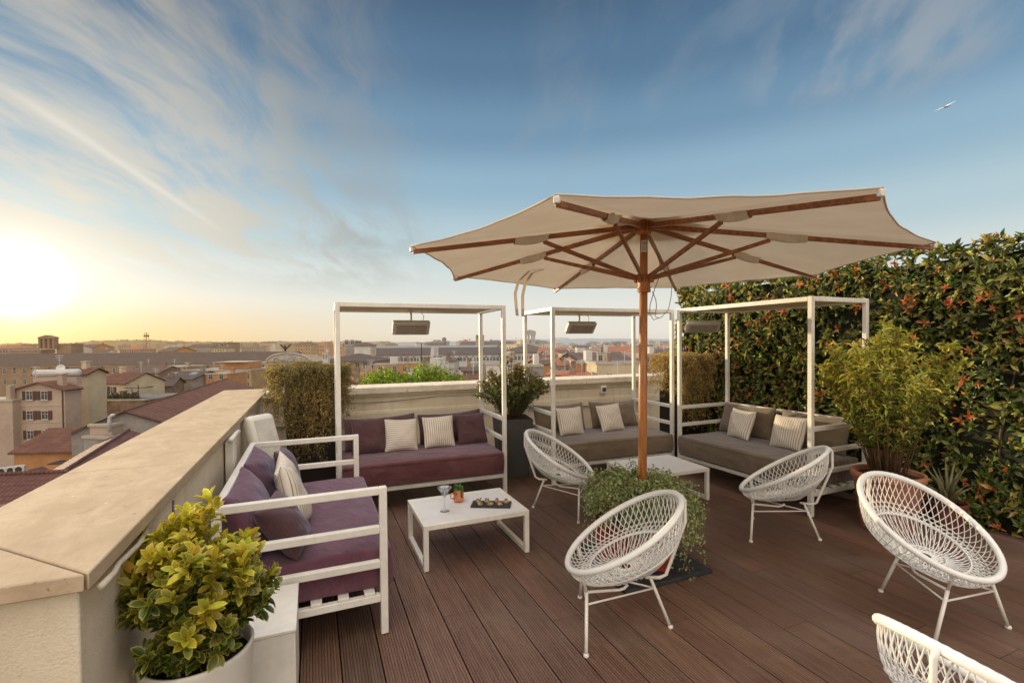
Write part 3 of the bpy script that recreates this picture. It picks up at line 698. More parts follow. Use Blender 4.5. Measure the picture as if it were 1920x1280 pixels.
def umbrella():
    ux, uy = 2.225, 2.862; ZT = 2.165
    t = thing('parasol', 'large octagonal cream parasol on a teak pole over the terrace', 'umbrella', (ux, uy, 0))
    tips = []
    for u, v in [(1043,370),(770,465),(850,520),(1040,543),(1268,541),(1532,517),(1755,458),(1655,357)]:
        d = F2 + (u-960)/FPX*R3 - (v-CY)/FPX*U3; p = EYE + d*((ZT-1.6)/d[2]); tips.append(Vector((p[0]-ux, p[1]-uy, ZT)))
    rad = sum(Vector((p.x, p.y, 0)).length for p in tips)/8
    hub = Vector((0.02, -.01, 2.475))
    MB().tube([(0, 0, .05), (0.008, -.004, 1.2), (.02, -.01, 2.50)], [.031, .031, .027], 20).build('pole', TEAK, t, True)
    def notched(z0, z1, r, nm, prof):
        b = MB().lathe(prof, 32, (hub.x*.9, hub.y*.9, 0))
        for k in range(8):
            a = math.atan2(tips[k].y, tips[k].x); dd = Vector((math.cos(a), math.sin(a), 0)); sd = Vector((-dd.y, dd.x, 0))
            for s_ in (1, -1):
                c = Vector((hub.x*.9, hub.y*.9, 0)) + dd*r + sd*s_*.0155
                b.bar(c+Vector((0, 0, z0)), c+Vector((0, 0, z1)), .011, .036, dd)
        b.build(nm, TEAK, t, True, auto=40)
    notched(2.395, 2.46, .052, 'top_hub', [(.028, 2.375), (.050, 2.38), (.056, 2.40), (.056, 2.45), (.045, 2.47), (.02, 2.475)])
    notched(2.03, 2.085, .050, 'runner', [(.031, 1.955), (.046, 1.958), (.049, 1.972), (.043, 1.978), (.048, 1.985), (.048, 1.998), (.042, 2.002), (.045, 2.03), (.055, 2.036), (.055, 2.08), (.031, 2.085)])
    for k, p in enumerate(tips):
        dd = Vector((p.x-hub.x, p.y-hub.y, 0)).normalized(); a = Vector((hub.x, hub.y, 2.432)) + dd*.045
        e = p - dd*.012 + Vector((0, 0, -.022))
        # local frame along the rib so the grain runs along it
        rib = MB().bar(a, e, .023, .036, w2=.021, h2=.026).build('rib', TEAKX, t, bevel=.003)
        MB().bar(p-dd*.016+Vector((0, 0, -.008)), p+dd*.005+Vector((0, 0, -.009)), .026, .030).build('end_cap', PLAST, rib, bevel=.005)
        j = a.lerp(e, .47); s0 = Vector((hub.x*.9, hub.y*.9, 2.058)) + dd*.05
        MB().bar(s0, j+Vector((0, 0, -.03)), .019, .030, w2=.019, h2=.026).build('strut', TEAKX, t, bevel=.003)
        q0, q1 = a.lerp(e, .455), a.lerp(e, .60)
        b = MB(); sd = Vector((-dd.y, dd.x, 0)); vs = []; m_ = 7
        for i in range(m_):
            s_ = i/(m_-1); c = q0.lerp(q1, s_); dr = .012*math.sin(s_*3.1)
            for x_, z_ in ((-.046, .012), (-.026, .002), (-.017, -.020-dr), (0, -.027-dr), (.017, -.020-dr), (.026, .002), (.046, .012)): vs.append(c + sd*x_*(.8+.2*math.sin(s_*9+k)) + Vector((0, 0, z_)))
        b.add(vs, [(i*7+q, i*7+q+1, i*7+q+8, i*7+q+7) for i in range(m_-1) for q in range(6)]); b.build('rib_sleeve', M('sleeve_canvas', (.84, .74, .57), .9, .1, 8, .3, 30), t, True)
    # canopy panels: rows from apex to edge, edges drawn inwards between tips
    vs = []; fs = []; nr, ns = 14, 14; apex = Vector((hub.x, hub.y, 2.478))
    for k in range(8):
        A, B = tips[k], tips[(k+1) % 8]; o = len(vs)
        for i in range(nr+1):
            s_ = i/nr
            for j in range(ns+1):
                w = j/ns; e = A.lerp(B, w); mid_ = (A+B)/2; pull = .042*4*w*(1-w)
                e = Vector((e.x*(1-pull), e.y*(1-pull), e.z - .004*4*w*(1-w)))
                p = apex.lerp(e, s_); sg = 4*w*(1-w)*math.sin(math.pi*min(1, s_*1.02))*(.022)
                rip = .004*math.sin(23*w+k)*math.sin(9*s_+k*2)*4*w*(1-w)
                p.z += -sg + rip + .012; vs.append(p)
        for i in range(nr):
            for j in range(ns): q = o+i*(ns+1)+j; fs.append((q, q+ns+1, q+ns+2, q+1))
    cp = MB().add(vs, fs).build('canopy', CANVAS, t, True)
    bm = bmesh.new(); bm.from_mesh(cp.data); bmesh.ops.remove_doubles(bm, verts=bm.verts, dist=1e-4); bm.to_mesh(cp.data); bm.free()
    # hem
    b = MB()
    for k in range(8):
        o = k*(nr+1)*(ns+1)+nr*(ns+1); b.tube([vs[o+j]+Vector((0, 0, -.001)) for j in range(ns+1)], .0045, 6)
    b.build('hem', CANVAS, cp, True)
    # vent cap on top
    b = MB(); vv = [Vector((hub.x, hub.y, 2.545))]
    for k in range(8): vv.append(Vector((hub.x + tips[k].x*.24, hub.y + tips[k].y*.24, 2.455)))
    b.add(vv, [(0, 1+k, 1+(k+1) % 8) for k in range(8)]); b.build('vent_cap', CANVAS, cp)
    # maker's sticker (only grey rules can be made out)
    b = MB(); r_ = .0305; aa = [R(-165)+R(130)*i/10 for i in range(11)]
    for z0, z1, m_, rr in ((2.245, 2.33, 0, r_), (2.312, 2.318, 1, r_+.0006), (2.300, 2.304, 1, r_+.0006), (2.285, 2.288, 1, r_+.0006), (2.274, 2.277, 1, r_+.0006), (2.262, 2.266, 1, r_+.0006)):
        ar = aa if m_ == 0 else aa[1:8]
        b.add([(.017+rr*math.cos(a), -.009+rr*math.sin(a), z) for z in (z0, z1) for a in ar], [(i, i+1, len(ar)+i+1, len(ar)+i) for i in range(len(ar)-1)], m_)
    b.build('sticker', [M('sticker_white', (.66, .62, .55), .5, .05), M('sticker_ink', (.10, .09, .08), .6)], t)
    CORDM = M('pull_cord', (.46, .40, .30), .8)
    z = Vector((hub.x, hub.y, 0))
    b = MB(); rx = Vector((R3[0], R3[1], 0))
    def loop(pts): b.tube([z + rx*x + Vector((0, 0, zz)) + Vector((F2[0], F2[1], 0))*f for x, zz, f in pts], .0030, 6)
    loop([(.03, 2.40, -.02), (.05, 2.33, -.02), (.085, 2.22, -.03), (.12, 2.12, -.03), (.10, 2.06, -.03), (.07, 1.98, -.02), (.035, 1.86, -.02), (.033, 1.80, -.02), (.06, 1.755, -.02), (.12, 1.775, -.02), (.17, 1.83, -.02), (.19, 1.93, -.02), (.195, 2.03, -.02), (.18, 2.10, -.02), (.15, 2.17, -.02)])
    loop([(.05, 1.96, -.03), (.075, 1.90, -.03), (.08, 1.85, -.03), (.068, 1.78, -.03), (.10, 1.765, -.03)])
    b.build('pull_cord', CORDM, t, True)
    # two closing straps hanging from the far left panel
    for du, dv in ((0, 0), (14, 4)):
        D0 = 4.05; pts = []
        for u, v in ((1018+du*.1, 504+dv*.2), (992+du*.4, 508+dv), (972+du*.9, 528+dv), (966+du, 550+dv), (968+du*.85, 575), (970+du*.75, 592+dv*.3)): pts.append(Vector(survey(u, v, D0)) - Vector((ux, uy, 0)))
        b = MB(); vs = []
        for p in pts: vs += [p - rx*.013, p + rx*.013]
        b.add(vs, [(2*i, 2*i+1, 2*i+3, 2*i+2) for i in range(len(pts)-1)]); b.build('strap', CANVAS, t, True)
    return t
umbrella()
# planter of the umbrella
PL = [MB() for _ in range(1)]
t = thing('base_plate', 'dark grey stone base plate under the red umbrella planter', 'base plate', (2.16, 2.83, 0))
MB().box(-.36, .36, -.35, .36, 0, .028).build('slab', SLATE, t, bevel=.004)
PX, PY = 2.20, 2.885
t = thing('planter', 'square red ceramic planter at the foot of the parasol pole', 'planter', (PX, PY, .028), R(45.5))
b = MB(); h = .27
def frus(b, a0, a1, z0, z1): b.add([(-a0,-a0,z0),(a0,-a0,z0),(a0,a0,z0),(-a0,a0,z0),(-a1,-a1,z1),(a1,-a1,z1),(a1,a1,z1),(-a1,a1,z1)], [(3,2,1,0),(4,5,6,7),(0,1,5,4),(1,2,6,5),(2,3,7,6),(3,0,4,7)])
frus(b, .235, h-.01, 0, .25); b.build('pot', REDPOT, t, bevel=.008)
b = MB(); frus(b, h, h+.006, .25, .30); b.build('rim', REDPOT, t, bevel=.008)
MB().box(-h+.02, h-.02, -h+.02, h-.02, .300, .312).build('soil', SOIL, t)
def trailing():
    t = thing('trailing_plant', 'bushy variegated trailing plant spilling out of the red planter', 'plant', (PX, PY, .34))
    b = MB(); ends = []
    for i in range(420):
        a = rng.uniform(0, 6.28); r0 = rng.uniform(0, .24); out = abs(rng.normal(.22, .11)); s = Vector((r0*math.cos(a), r0*math.sin(a), -.01))
        hh = rng.uniform(.10, .32)*(1-.5*r0/.24*rng.random()); drop = 0
        front = math.cos(a-R(-60))
        if front > -.2 and rng.random() < .75: drop = rng.uniform(.0, .40)*max(.3, front)
        elif rng.random() < .3: drop = rng.uniform(0, .2)
        lim = .46 if math.cos(a-R(150)) < .3 else .38
        if r0+out > lim: out = max(.03, lim-r0)
        pts = [s, s+Vector((out*.45*math.cos(a), out*.45*math.sin(a), hh)), s+Vector((out*.85*math.cos(a), out*.85*math.sin(a), hh*.85-drop*.3)), s+Vector((out*math.cos(a), out*math.sin(a), max(hh*.5-drop, -.31)))]
        ends.append(pts)
        if i % 3 == 0: b.tube(pts, [.003, .0025, .002, .0012], 4)
    b.build('stems', M('green_stem', (.10, .12, .04), .7), t, True)
    P, D = [], []
    for pts in ends:
        for k in range(44):
            s = .15+.85*rng.random(); i = min(int(s*3), 2); f = s*3-i; p = pts[i].lerp(pts[i+1], f)
            P.append([p.x+rng.normal(0, .017), p.y+rng.normal(0, .017), p.z+rng.normal(0, .014)]); d = (pts[i+1]-pts[i]).normalized(); D.append([d.x, d.y, d.z])
    P, D = np.array(P), unit(np.array(D)*.6+rng.normal(0, .8, (len(P), 3))); n = len(P)
    N = unit(rng.normal(0, .6, (n, 3))+[0, 0, 1.]); C = vary((.28, .37, .095), n, .3); E = vary((.52, .53, .27), n, .25)
    leaf_mesh('foliage', P, D, N, rng.uniform(.014, .028, n), rng.uniform(.012, .022, n), C, LEAF, t, E=E)
trailing()

# ------------------------------------------------------------------ spotted euonymus in white pot
def euonymus():
    px, py, z0 = -.372, 1.89, .58
    t = thing('plant_pot', 'round white plant pot in the bottom left corner', 'pot', (px, py, 0))
    MB().lathe([(.001, 0), (.135, 0), (.150, .2), (.166, z0-.02), (.168, z0-.006), (.164, z0), (.156, z0-.002), (.152, z0-.03), (.150, z0-.07)], 48).build('pot', M('white_glazed_pot', (.70, .66, .58), .35, .04, 3), t, True)
    MB().lathe([(.001, z0-.045), (.152, z0-.05)], 24).build('soil', SOIL, t)
    t = thing('variegated_shrub', 'yellow and green variegated shrub growing in the round white pot', 'shrub', (px, py, z0-.045))
    b = MB(); P, A, yel = [], [], []
    lob = []
    for i in range(30):
        u = unit(rng.normal(0, 1, 3)); u[2] = u[2]*.8 + .30; u = unit(u)
        lob.append((np.array([.0, .0, .25]) + u*np.array([.185, .165, .20])*rng.uniform(.70, 1.16), u))
    lob += [(np.array([.0, -.13, .10]), np.array([.1, -.9, .2])), (np.array([-.09, -.12, .12]), np.array([-.3, -.9, .1])), (np.array([.125, -.06, .19]), np.array([.8, -.5, .2])), (np.array([-.10, .06, .385]), np.array([-.2, .1, 1.])), (np.array([.07, .10, .345]), np.array([.3, .3, 1.]))]
    for q, u in lob:
        top = rng.normal(0, .16)
        for k in range(10):
            p = q + rng.normal(0, 1, 3)*np.array([.031, .031, .031])
            if p[0] < -.165: p[0] = -.165 + rng.uniform(-.01, .02)
            P.append(p); A.append(unit(unit(u)*.75+np.array([0, 0, .75])+rng.normal(0, .25, 3))); yel.append(np.clip((p[2]-.25)/.17 + top*1.5 + rng.normal(0, .22) + .15, 0, 1))  # variegation, plus sunlight painted in as yellow on the upper rosettes
        b.tube([(q[0]*.15, q[1]*.15, 0), (q[0]*.5, q[1]*.5, q[2]*.55), tuple(q)], [.006, .005, .003], 6)
    b.build('stems', M('shrub_stem', (.14, .12, .05), .8), t, True)
    P, A, yel = np.array(P), np.array(A), np.array(yel); acc = []
    for s in (0, -.022, -.042):   # whorls stacked down every shoot
        k = 6 if s == 0 else 5
        p, d, n_, ix = rosettes(P + A*s, A, k, 1.05 if s == 0 else 1.5, .22); n = len(p); y = np.clip(yel[ix] + (.15 if s == 0 else -.12), 0, 1)[:, None]
        Cc = vary((.042, .085, .016), n, .25)*(1-y*.85) + vary((.66, .56, .05), n, .15)*y*.85
        Ec = vary((.42, .36, .06), n, .15)*(1-y) + vary((.92, .70, .06), n, .12)*y
        L = rng.uniform(.024, .060, n); acc.append((p, d, n_, L, L*rng.uniform(.42, .56, n), Cc, Ec))
    p, d, n_, L, W, Cc, Ec = [np.concatenate(q) for q in zip(*acc)]
    leaf_mesh('foliage', p, d, n_, L, W, Cc, LEAFG, t, E=Ec, curl=.22, fold=.16, simple='margin')
euonymus()
t = thing('side_table', 'plain white box side table beside the sofa and the white pot', 'side table', (-.16, 2.42, 0))
MB().box(-.20, .075, -.21, .21, 0, .378).build('body', WHITE, t, bevel=.004); MB().box(-.204, .079, -.214, .214, .380, .396).build('top', WHITE, t, bevel=.004)
# thin black rod and white lamp on the left wall
tag(MB().tube([(-.500, 2.175, .62), (-.500, 2.175, 1.01)], .004, 6).build('black_rod', DKMETAL, None, True), 'thin black rod standing above the variegated shrub by the wall', 'rod')
t = thing('wall_lamp', 'white rounded lamp head standing against the left parapet behind the sofa', 'lamp', (-.400, 4.55, .80), R(-42))
q = Matrix.Rotation(R(-18), 4, 'Y')
b = MB(); b.xbox(q, .12, .27, .42); b.build('lamp_shell', PLAST, t, bevel=.05, seg=4)
b = MB(); b.xbox(q @ Matrix.Translation((.0615, 0, 0)), .006, .19, .32); b.build('lamp_lens', M('frosted_lens', (.62, .58, .50), .35), t, bevel=.02)
MB().box(-.05, .02, -.03, .03, -.84, -.17).build('stand', PLAST, t, bevel=.008)
t = thing('wall_bracket', 'flat white bracket screwed under the coping behind the sofa', 'bracket', (-.548, 3.72, 0))
MB().box(0, .055, -.06, .06, .55, .955).build('plate', PLAST, t, bevel=.006); MB().tube([(.04, -.10, .97), (.045, .22, .975)], .016, 8).build('arm', PLAST, t, True)

# ------------------------------------------------------------------ dry hanging plants
def hanging(name, label, cx, cy, w, d, ztop, zlow, warm, seed, potw=.5, potz=.9, patch=True):
    r = np.random.default_rng(seed)
    t = thing('tall_planter', 'dark planter under the '+label.replace('dry hanging plant ','dry plant '), 'planter', (cx, cy, 0))
    MB().box(-potw/2, potw/2, -d*.30, d*.30, 0, potz).build('pot', M('dark_brown_planter', (.022, .014, .011), .6, .2, 4), t, bevel=.01)
    t = thing('hanging_plant', label, 'plant', (cx, cy, potz))
    b = MB(); P, D, Cs = [], [], []
    nst = 1150
    for i in range(nst):
        # root on top, spill over a face
        x0, y0 = r.uniform(-.46, .46)*w, r.uniform(-.46, .46)*d; top = ztop - .16*(abs(x0)/(w/2))**2.5 - .06*(abs(y0)/(d/2))**2 + .02*math.sin(x0*17+seed) + r.normal(0, .012)
        f = r.random(); 
        if f < .32: pts = [(x0, y0, top-.12), (x0+r.normal(0, .03), y0+r.normal(0, .03), top-.03), (x0+r.normal(0, .05), y0+r.normal(0, .05), top+r.uniform(-.02, .02)), (x0+r.normal(0, .07), y0+r.normal(0, .07), top-r.uniform(.0, .05))]
        else:
            # spill on front, or sides
            if f < .74: ex, ey = x0*1.02, -d/2 - r.uniform(-.05, .05)
            elif f < .87: ex, ey = -w/2 - r.uniform(-.05, .05), y0
            else: ex, ey = w/2 + r.uniform(-.05, .04), y0
            side = abs(ex)/(w/2); zb = zlow + (.35+.25*r.random())*max(0, side-.45)/.55*(ztop-zlow) ; zb = r.uniform(min(zb, ztop-.06), ztop-.05)
            zs = r.uniform(min(zb+.04, ztop-.03), ztop-.02)
            tp = .93 + .10*math.sin(ex*13+zs*7+seed)*math.sin(zs*11+ey*9) - .10*max(0, (ztop-.45-zs))
            ex *= tp; ey *= tp
            pts = [(ex*.85, ey*.85, min(top, zs+.10)), (ex*.97, ey*.97, zs), (ex+r.normal(0, .03), ey+r.normal(0, .025), zs*.6+zb*.4), (ex+r.normal(0, .05), ey+r.normal(0, .04), zb)]
        pts = [Vector((p[0], p[1], p[2]-potz)) for p in pts]
        if i % 2 == 0: b.tube(pts, [.0022, .002, .0016, .001], 3, caps=False)
        for k in range(22):
            s = r.random(); q = min(int(s*3), 2); p = pts[q].lerp(pts[q+1], s*3-q); dd = (pts[q+1]-pts[q]).normalized()
            P.append((p.x+r.normal(0, .010), p.y+r.normal(0, .010), p.z+r.normal(0, .008))); D.append((dd.x, dd.y, dd.z))
            h = (p.z+potz-zlow)/(ztop-zlow); dry = warm + (.55 if patch and abs(p.x-.08*w) < .17*w and .25 < h < .75 and p.y < 0 else 0) + (.5 if x0 < -.4*w else 0) + r.normal(0, .15)  # gold on the left edge is painted sunlight, the rest is dryness
            Cs.append(np.clip(dry, 0, 1))
    b.build('twigs', M('dry_twig', (.20, .13, .06), .9), t, True)
    P, D = np.array(P), unit(np.array(D)*.7+r.normal(0, .65, (len(P), 3))); n = len(P); y = np.array(Cs)[:, None]
    C = vary((.34, .29, .105), n, .35)*(1-y) + vary((.85, .57, .21), n, .3)*y
    leaf_mesh('foliage', P, D, r.normal(0, 1, (n, 3)), r.uniform(.014, .032, n), r.uniform(.005, .010, n), C, LEAFD, t, simple=True)
    # dark core so the plant is not see-through
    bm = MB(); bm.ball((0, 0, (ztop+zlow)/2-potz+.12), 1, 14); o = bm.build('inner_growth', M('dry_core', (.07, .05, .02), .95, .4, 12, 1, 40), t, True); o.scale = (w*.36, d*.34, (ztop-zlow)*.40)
hanging('a', 'olive green dry hanging plant in the left corner behind the sofa', -.02, 5.83, .80, .56, 1.385, .28, .12, 3)
hanging('b', 'golden dry hanging plant in the right corner between the taupe daybeds', 4.80, 5.32, .72, .62, 1.43, .40, .85, 4, potw=.42, patch=False)

# ------------------------------------------------------------------ tall planter with abelia
t = thing('tall_planter', 'tall tapered dark grey planter between the plum and taupe daybeds', 'planter', (2.235, 5.36, 0), R(-12))
b = MB(); frus(b, .165, .215, 0, .69); b.build('pot', GREYPL, t, bevel=.006); MB().box(-.20, .20, -.20, .20, .690, .694).build('soil', SOIL, t)
def bushy(name, label, cat, loc, stems, leaves, spread, hgt, Lr, Cg, Cy, mat=LEAF, tall=None, seed=1, wr=.4, ysplit=.55, droop=.3, zmin=0., tap=.5):
    r = np.random.default_rng(seed); t = thing(name, label, cat, loc); b = MB(); P, A, Y = [], [], []
    for i in range(stems):
        a = r.uniform(0, 6.28); q = r.random()**.6; hh = hgt*(1-tap*q)*r.uniform(.70, 1.05); ex, ey = spread*q*math.cos(a), spread*q*math.sin(a)
        s = Vector((ex*.25, ey*.25, 0)); pts = [s, Vector((ex*.5, ey*.5, hh*.45)), Vector((ex*.85, ey*.85, hh*.85)), Vector((ex*1.1, ey*1.1, hh*(1-droop*.15)))]
        b.tube(pts, [.006, .005, .0035, .0015], 5)
        for k in range(leaves):
            u = r.uniform(.12, 1)**.8; j = min(int(u*3), 2); p = pts[j].lerp(pts[j+1], u*3-j); d = (pts[j+1]-pts[j]).normalized()
            P.append((p.x+r.normal(0, .02), p.y+r.normal(0, .02), max(p.z+r.normal(0, .02), zmin))); A.append((d.x, d.y, d.z)); Y.append(np.clip((p.z/hgt-ysplit)*2+r.normal(.2, .25), 0, 1))
    b.build('stems', M('woody_stem', (.16, .09, .045), .85), t, True)
    P, A, Y = np.array(P), np.array(A), np.array(Y)
    p, d, n_, ix = rosettes(P, A, 3, 1.1, .3); n = len(p); y = Y[ix][:, None]
    C = vary(Cg, n, .3)*(1-y)+vary(Cy, n, .25)*y; L = r.uniform(*Lr, n)
    leaf_mesh('foliage', p, d, n_, L, L*wr, C, mat, t)
    return t
bushy('shrub', 'small leaved shrub with golden tips in the tall dark grey planter', 'shrub', (2.235, 5.36, .69), 84, 44, .43, .82, (.020, .036), (.11, .15, .035), (.50, .35, .10), seed=5, wr=.55, ysplit=.45)
# ------------------------------------------------------------------ terracotta pot
t = thing('plant_pot', 'large terracotta pot at the end of the daybed along the hedge', 'pot', (4.445, 2.47, 0))
MB().lathe([(.001, 0), (.175, 0), (.185, .01), (.232, .385), (.237, .392), (.244, .40), (.246, .43), (.258, .44), (.262, .47), (.256, .487), (.240, .490), (.228, .48), (.222, .43)], 56).build('pot', TERRA, t, True, auto=60)
MB().lathe([(.001, .452), (.10, .455), (.224, .448)], 24).build('soil', SOIL, t)
bushy('shrub', 'tall upright sunlit shrub with narrow leaves in the terracotta pot', 'shrub', (4.445, 2.47, .45), 50, 40, .44, 1.40, (.040, .078), (.19, .25, .045), (.56, .52, .09), seed=8, wr=.30, ysplit=.2, droop=.0, tap=.28)  # sunlight painted in as yellow on the upper leaves
t = thing('plant_pot', 'small red pot of spiky aloe at the foot of the hedge', 'pot', (4.90, 2.27, 0))
MB().lathe([(.001, 0), (.10, 0), (.125, .20), (.135, .205), (.138, .235), (.125, .238), (.12, .21)], 32).build('pot', M('dull_red_pot', (.16, .045, .03), .7, .3, 9), t, True, auto=50)
t = thing('aloe_plant', 'spiky grey green aloe leaves rising by the foot of the hedge', 'plant', (4.90, 2.27, .21)); b = MB()
for i in range(17):
    a = rng.uniform(0, 6.28); ou = rng.uniform(.05, .24); hh = rng.uniform(.18, .40)
    pts = [(0.02*math.cos(a), .02*math.sin(a), 0), (ou*.4*math.cos(a), ou*.4*math.sin(a), hh*.55), (ou*math.cos(a), ou*math.sin(a), hh)]
    b.tube(pts, [.017, .013, .002], 6)
b.build('spiky_leaves', M('aloe_leaf', (.20, .175, .085), .5, .3, 12), t, True)

# ------------------------------------------------------------------ hedge wall
def hedge():
    HX, H0, H1, HH = 5.14, -1.6, 5.72, 2.36
    t = thing('hedge', 'tall leafy hedge wall with orange young leaves on the right of the terrace', 'hedge', (HX, 2, 0))
    b = MB().box(.10, .50, H0-2, H1-2-.06, 0, HH-.06); b.build('inner_box', M('hedge_core', (.016, .020, .008), .95, .5, 9, 1., 20), t)  # solid dark box backing the leaves
    n = 7000
    y = rng.uniform(H0, H1, n); y = np.where((y < .6) & (rng.random(n) < .4), rng.uniform(.6, H1, n), y)
    z = rng.uniform(.02, HH+.03, n); dep = np.abs(rng.normal(0, .045, n))
    x = .03 + dep - .05*np.sin(y*3.1+z*2.3)*np.sin(z*4.2+y) ; P = np.c_[x, y-2, z]; A = unit(np.c_[-np.ones(n)*.9, rng.normal(0, .5, n), .25+rng.normal(0, .45, n)])
    top = rng.random(n) < .09; P[top, 2] = HH - .02 + rng.normal(0, .03, top.sum()); P[top, 0] = rng.uniform(0, .5, top.sum()); A[top] = unit(np.c_[rng.normal(-.3, .4, top.sum()), rng.normal(0, .4, top.sum()), np.ones(top.sum())])
    end = rng.random(n) < .04; P[end, 1] = H1-2+rng.normal(0, .03, end.sum()); P[end, 0] = rng.uniform(0, .5, end.sum()); A[end] = unit(np.c_[rng.normal(-.3, .4, end.sum()), np.ones(end.sum()), rng.normal(.2, .4, end.sum())])
    gap = np.sin(y*2.7+1)*np.sin(z*3.3+y*.8) + .6*np.sin(y*6.1+z*5.2) + .4*np.sin(z*9.+y*4)
    keep = (rng.random(n) < np.clip(.85+.4*gap, .45, 1)) | top | end
    P[~keep, 0] += .05; P[top, 2] += .07*np.sin(y[top]*5.1)*np.sin(y[top]*2.3+1) + np.abs(rng.normal(0, .03, top.sum()))
    sel = keep | (rng.random(n) < .85); P, A, y, z = P[sel], A[sel], y[sel], z[sel]; n = len(P)
    red = rng.random(n) < .065; szr = rng.uniform(.62, 1.22, n)
    p, d, nn, ix = rosettes(P[~red], A[~red], 6, 1.25, .28); m_ = len(p)
    C = vary((.125, .165, .042), m_, .45); yl = rng.random(m_) < .33; C[yl] = vary((.52, .45, .11), yl.sum(), .3); L = rng.uniform(.052, .098, m_)*szr[~red][ix]  # random leaves coloured bright yellow to stand for sunlit ones
    leaf_mesh('foliage', p, d, nn, L, L*rng.uniform(.34, .46, m_), C, LEAFG, t)
    Pr = P[red] + A[red]*.03
    p, d, nn, ix = rosettes(Pr, A[red], 6, 1.05, .22); m_ = len(p); C = vary((.85, .27, .10), m_, .3); o = rng.random(m_) < .3; C[o] = vary((.55, .22, .04), o.sum(), .2)
    L = rng.uniform(.042, .085, m_)*rng.uniform(.6, 1.15, len(Pr))[ix]; leaf_mesh('young_foliage', p, d, nn, L, L*.34, C, LEAFG, t)
    b = MB()
    for k in range(26):
        yy = rng.uniform(H0, H1)-2; b.tube([(.14, yy, 0), (.10, yy+rng.normal(0, .05), .8), (.11, yy+rng.normal(0, .1), 1.6), (.12, yy+rng.normal(0, .1), HH-.1)], [.014, .011, .008, .004], 6)
    b.build('stems', BARK, t, True)
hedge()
# flying gull
t = thing('bird', 'distant white gull gliding in the blue sky at upper right', 'bird', tuple(survey(1772, 200, 40)))
rx, uz = Vector(R3), Vector(U3); dr = (rx*.9+uz*.42).normalized(); fw = (Vector(F2)*.93+uz*.25-rx*.2).normalized()
b = MB(); 
b.add([dr*1.15+uz*.06, dr*.45+fw*.10+uz*.04, dr*.0+fw*.16, -dr*.45+fw*.10+uz*.02, -dr*1.05+uz*.02, -dr*.45-fw*.09+uz*.02, -fw*.12, dr*.45-fw*.09+uz*.04], [(0,1,7),(1,2,6,7),(2,3,5,6),(3,4,5)]); b.build('wings', M('gull_white', (.75, .75, .75), .7), t, True)
b = MB(); b.tube([fw*.38-uz*.03, fw*.25-uz*.03, -uz*.045, -fw*.3-uz*.03, -fw*.42-uz*.02], [.015, .06, .075, .04, .01], 8); b.build('body', M('gull_shade', (.16, .17, .2), .7), t, True)
# ------------------------------------------------------------------ city beyond the terrace
GZ = -22.
hm = dict(haze=True)
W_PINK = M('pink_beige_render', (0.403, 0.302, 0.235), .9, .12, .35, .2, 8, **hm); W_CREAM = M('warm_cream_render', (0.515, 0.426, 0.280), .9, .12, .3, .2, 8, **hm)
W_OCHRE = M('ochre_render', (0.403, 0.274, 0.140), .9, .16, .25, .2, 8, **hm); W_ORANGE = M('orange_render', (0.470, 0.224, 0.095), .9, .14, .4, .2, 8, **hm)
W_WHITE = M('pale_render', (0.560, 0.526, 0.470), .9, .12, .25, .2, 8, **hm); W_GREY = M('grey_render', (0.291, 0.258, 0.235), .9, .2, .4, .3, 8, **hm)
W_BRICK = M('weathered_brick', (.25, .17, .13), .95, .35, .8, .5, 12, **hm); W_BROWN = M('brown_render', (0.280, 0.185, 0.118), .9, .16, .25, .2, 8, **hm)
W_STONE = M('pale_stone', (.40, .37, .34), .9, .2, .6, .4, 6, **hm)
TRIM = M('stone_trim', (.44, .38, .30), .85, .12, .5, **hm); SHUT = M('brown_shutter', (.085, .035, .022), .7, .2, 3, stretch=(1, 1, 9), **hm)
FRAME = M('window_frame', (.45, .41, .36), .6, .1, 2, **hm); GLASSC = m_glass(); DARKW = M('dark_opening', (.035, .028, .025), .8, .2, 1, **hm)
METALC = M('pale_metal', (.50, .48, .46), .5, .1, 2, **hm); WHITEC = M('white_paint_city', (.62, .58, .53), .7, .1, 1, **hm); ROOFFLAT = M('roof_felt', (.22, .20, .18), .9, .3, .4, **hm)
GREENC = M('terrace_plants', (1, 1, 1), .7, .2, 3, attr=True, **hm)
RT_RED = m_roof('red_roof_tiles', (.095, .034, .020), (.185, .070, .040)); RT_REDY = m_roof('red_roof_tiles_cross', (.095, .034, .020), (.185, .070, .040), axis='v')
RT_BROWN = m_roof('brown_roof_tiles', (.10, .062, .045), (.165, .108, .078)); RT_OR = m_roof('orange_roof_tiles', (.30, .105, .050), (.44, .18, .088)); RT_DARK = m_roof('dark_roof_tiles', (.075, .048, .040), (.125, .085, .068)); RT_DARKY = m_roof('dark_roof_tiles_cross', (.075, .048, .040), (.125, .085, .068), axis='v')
FWD = R(-YAW)
def px_w(du, D): return du/FPX*D
def zat(v, D): return 1.6 + (641.9-v)/FPX*D
_wm = {}
def win_mesh(w, h, sill=True):
    k = (round(w, 2), round(h, 2))
    if k not in _wm:
        b = MB(); f = max(.05, w*.09); y0, y1 = -.10, .02
        b.box(-w/2-f, w/2+f, y0, y1, -f, 0).box(-w/2-f, w/2+f, y0, y1, h, h+f).box(-w/2-f, -w/2, y0, y1, 0, h).box(w/2, w/2+f, y0, y1, 0, h)
        b.box(-.03, .03, -.05, .0, 0, h).box(-w/2, w/2, -.05, 0, h*.62, h*.62+.05)
        b.box(-w/2, w/2, -.02, .015, 0, h, 1)
        if sill: b.box(-w/2-f*2, w/2+f*2, -.16, .02, -f-.08, -f)
        o = b.build('window', [FRAME, GLASSC]); me = o.data; bpy.data.objects.remove(o); _wm[k] = me
    return _wm[k]
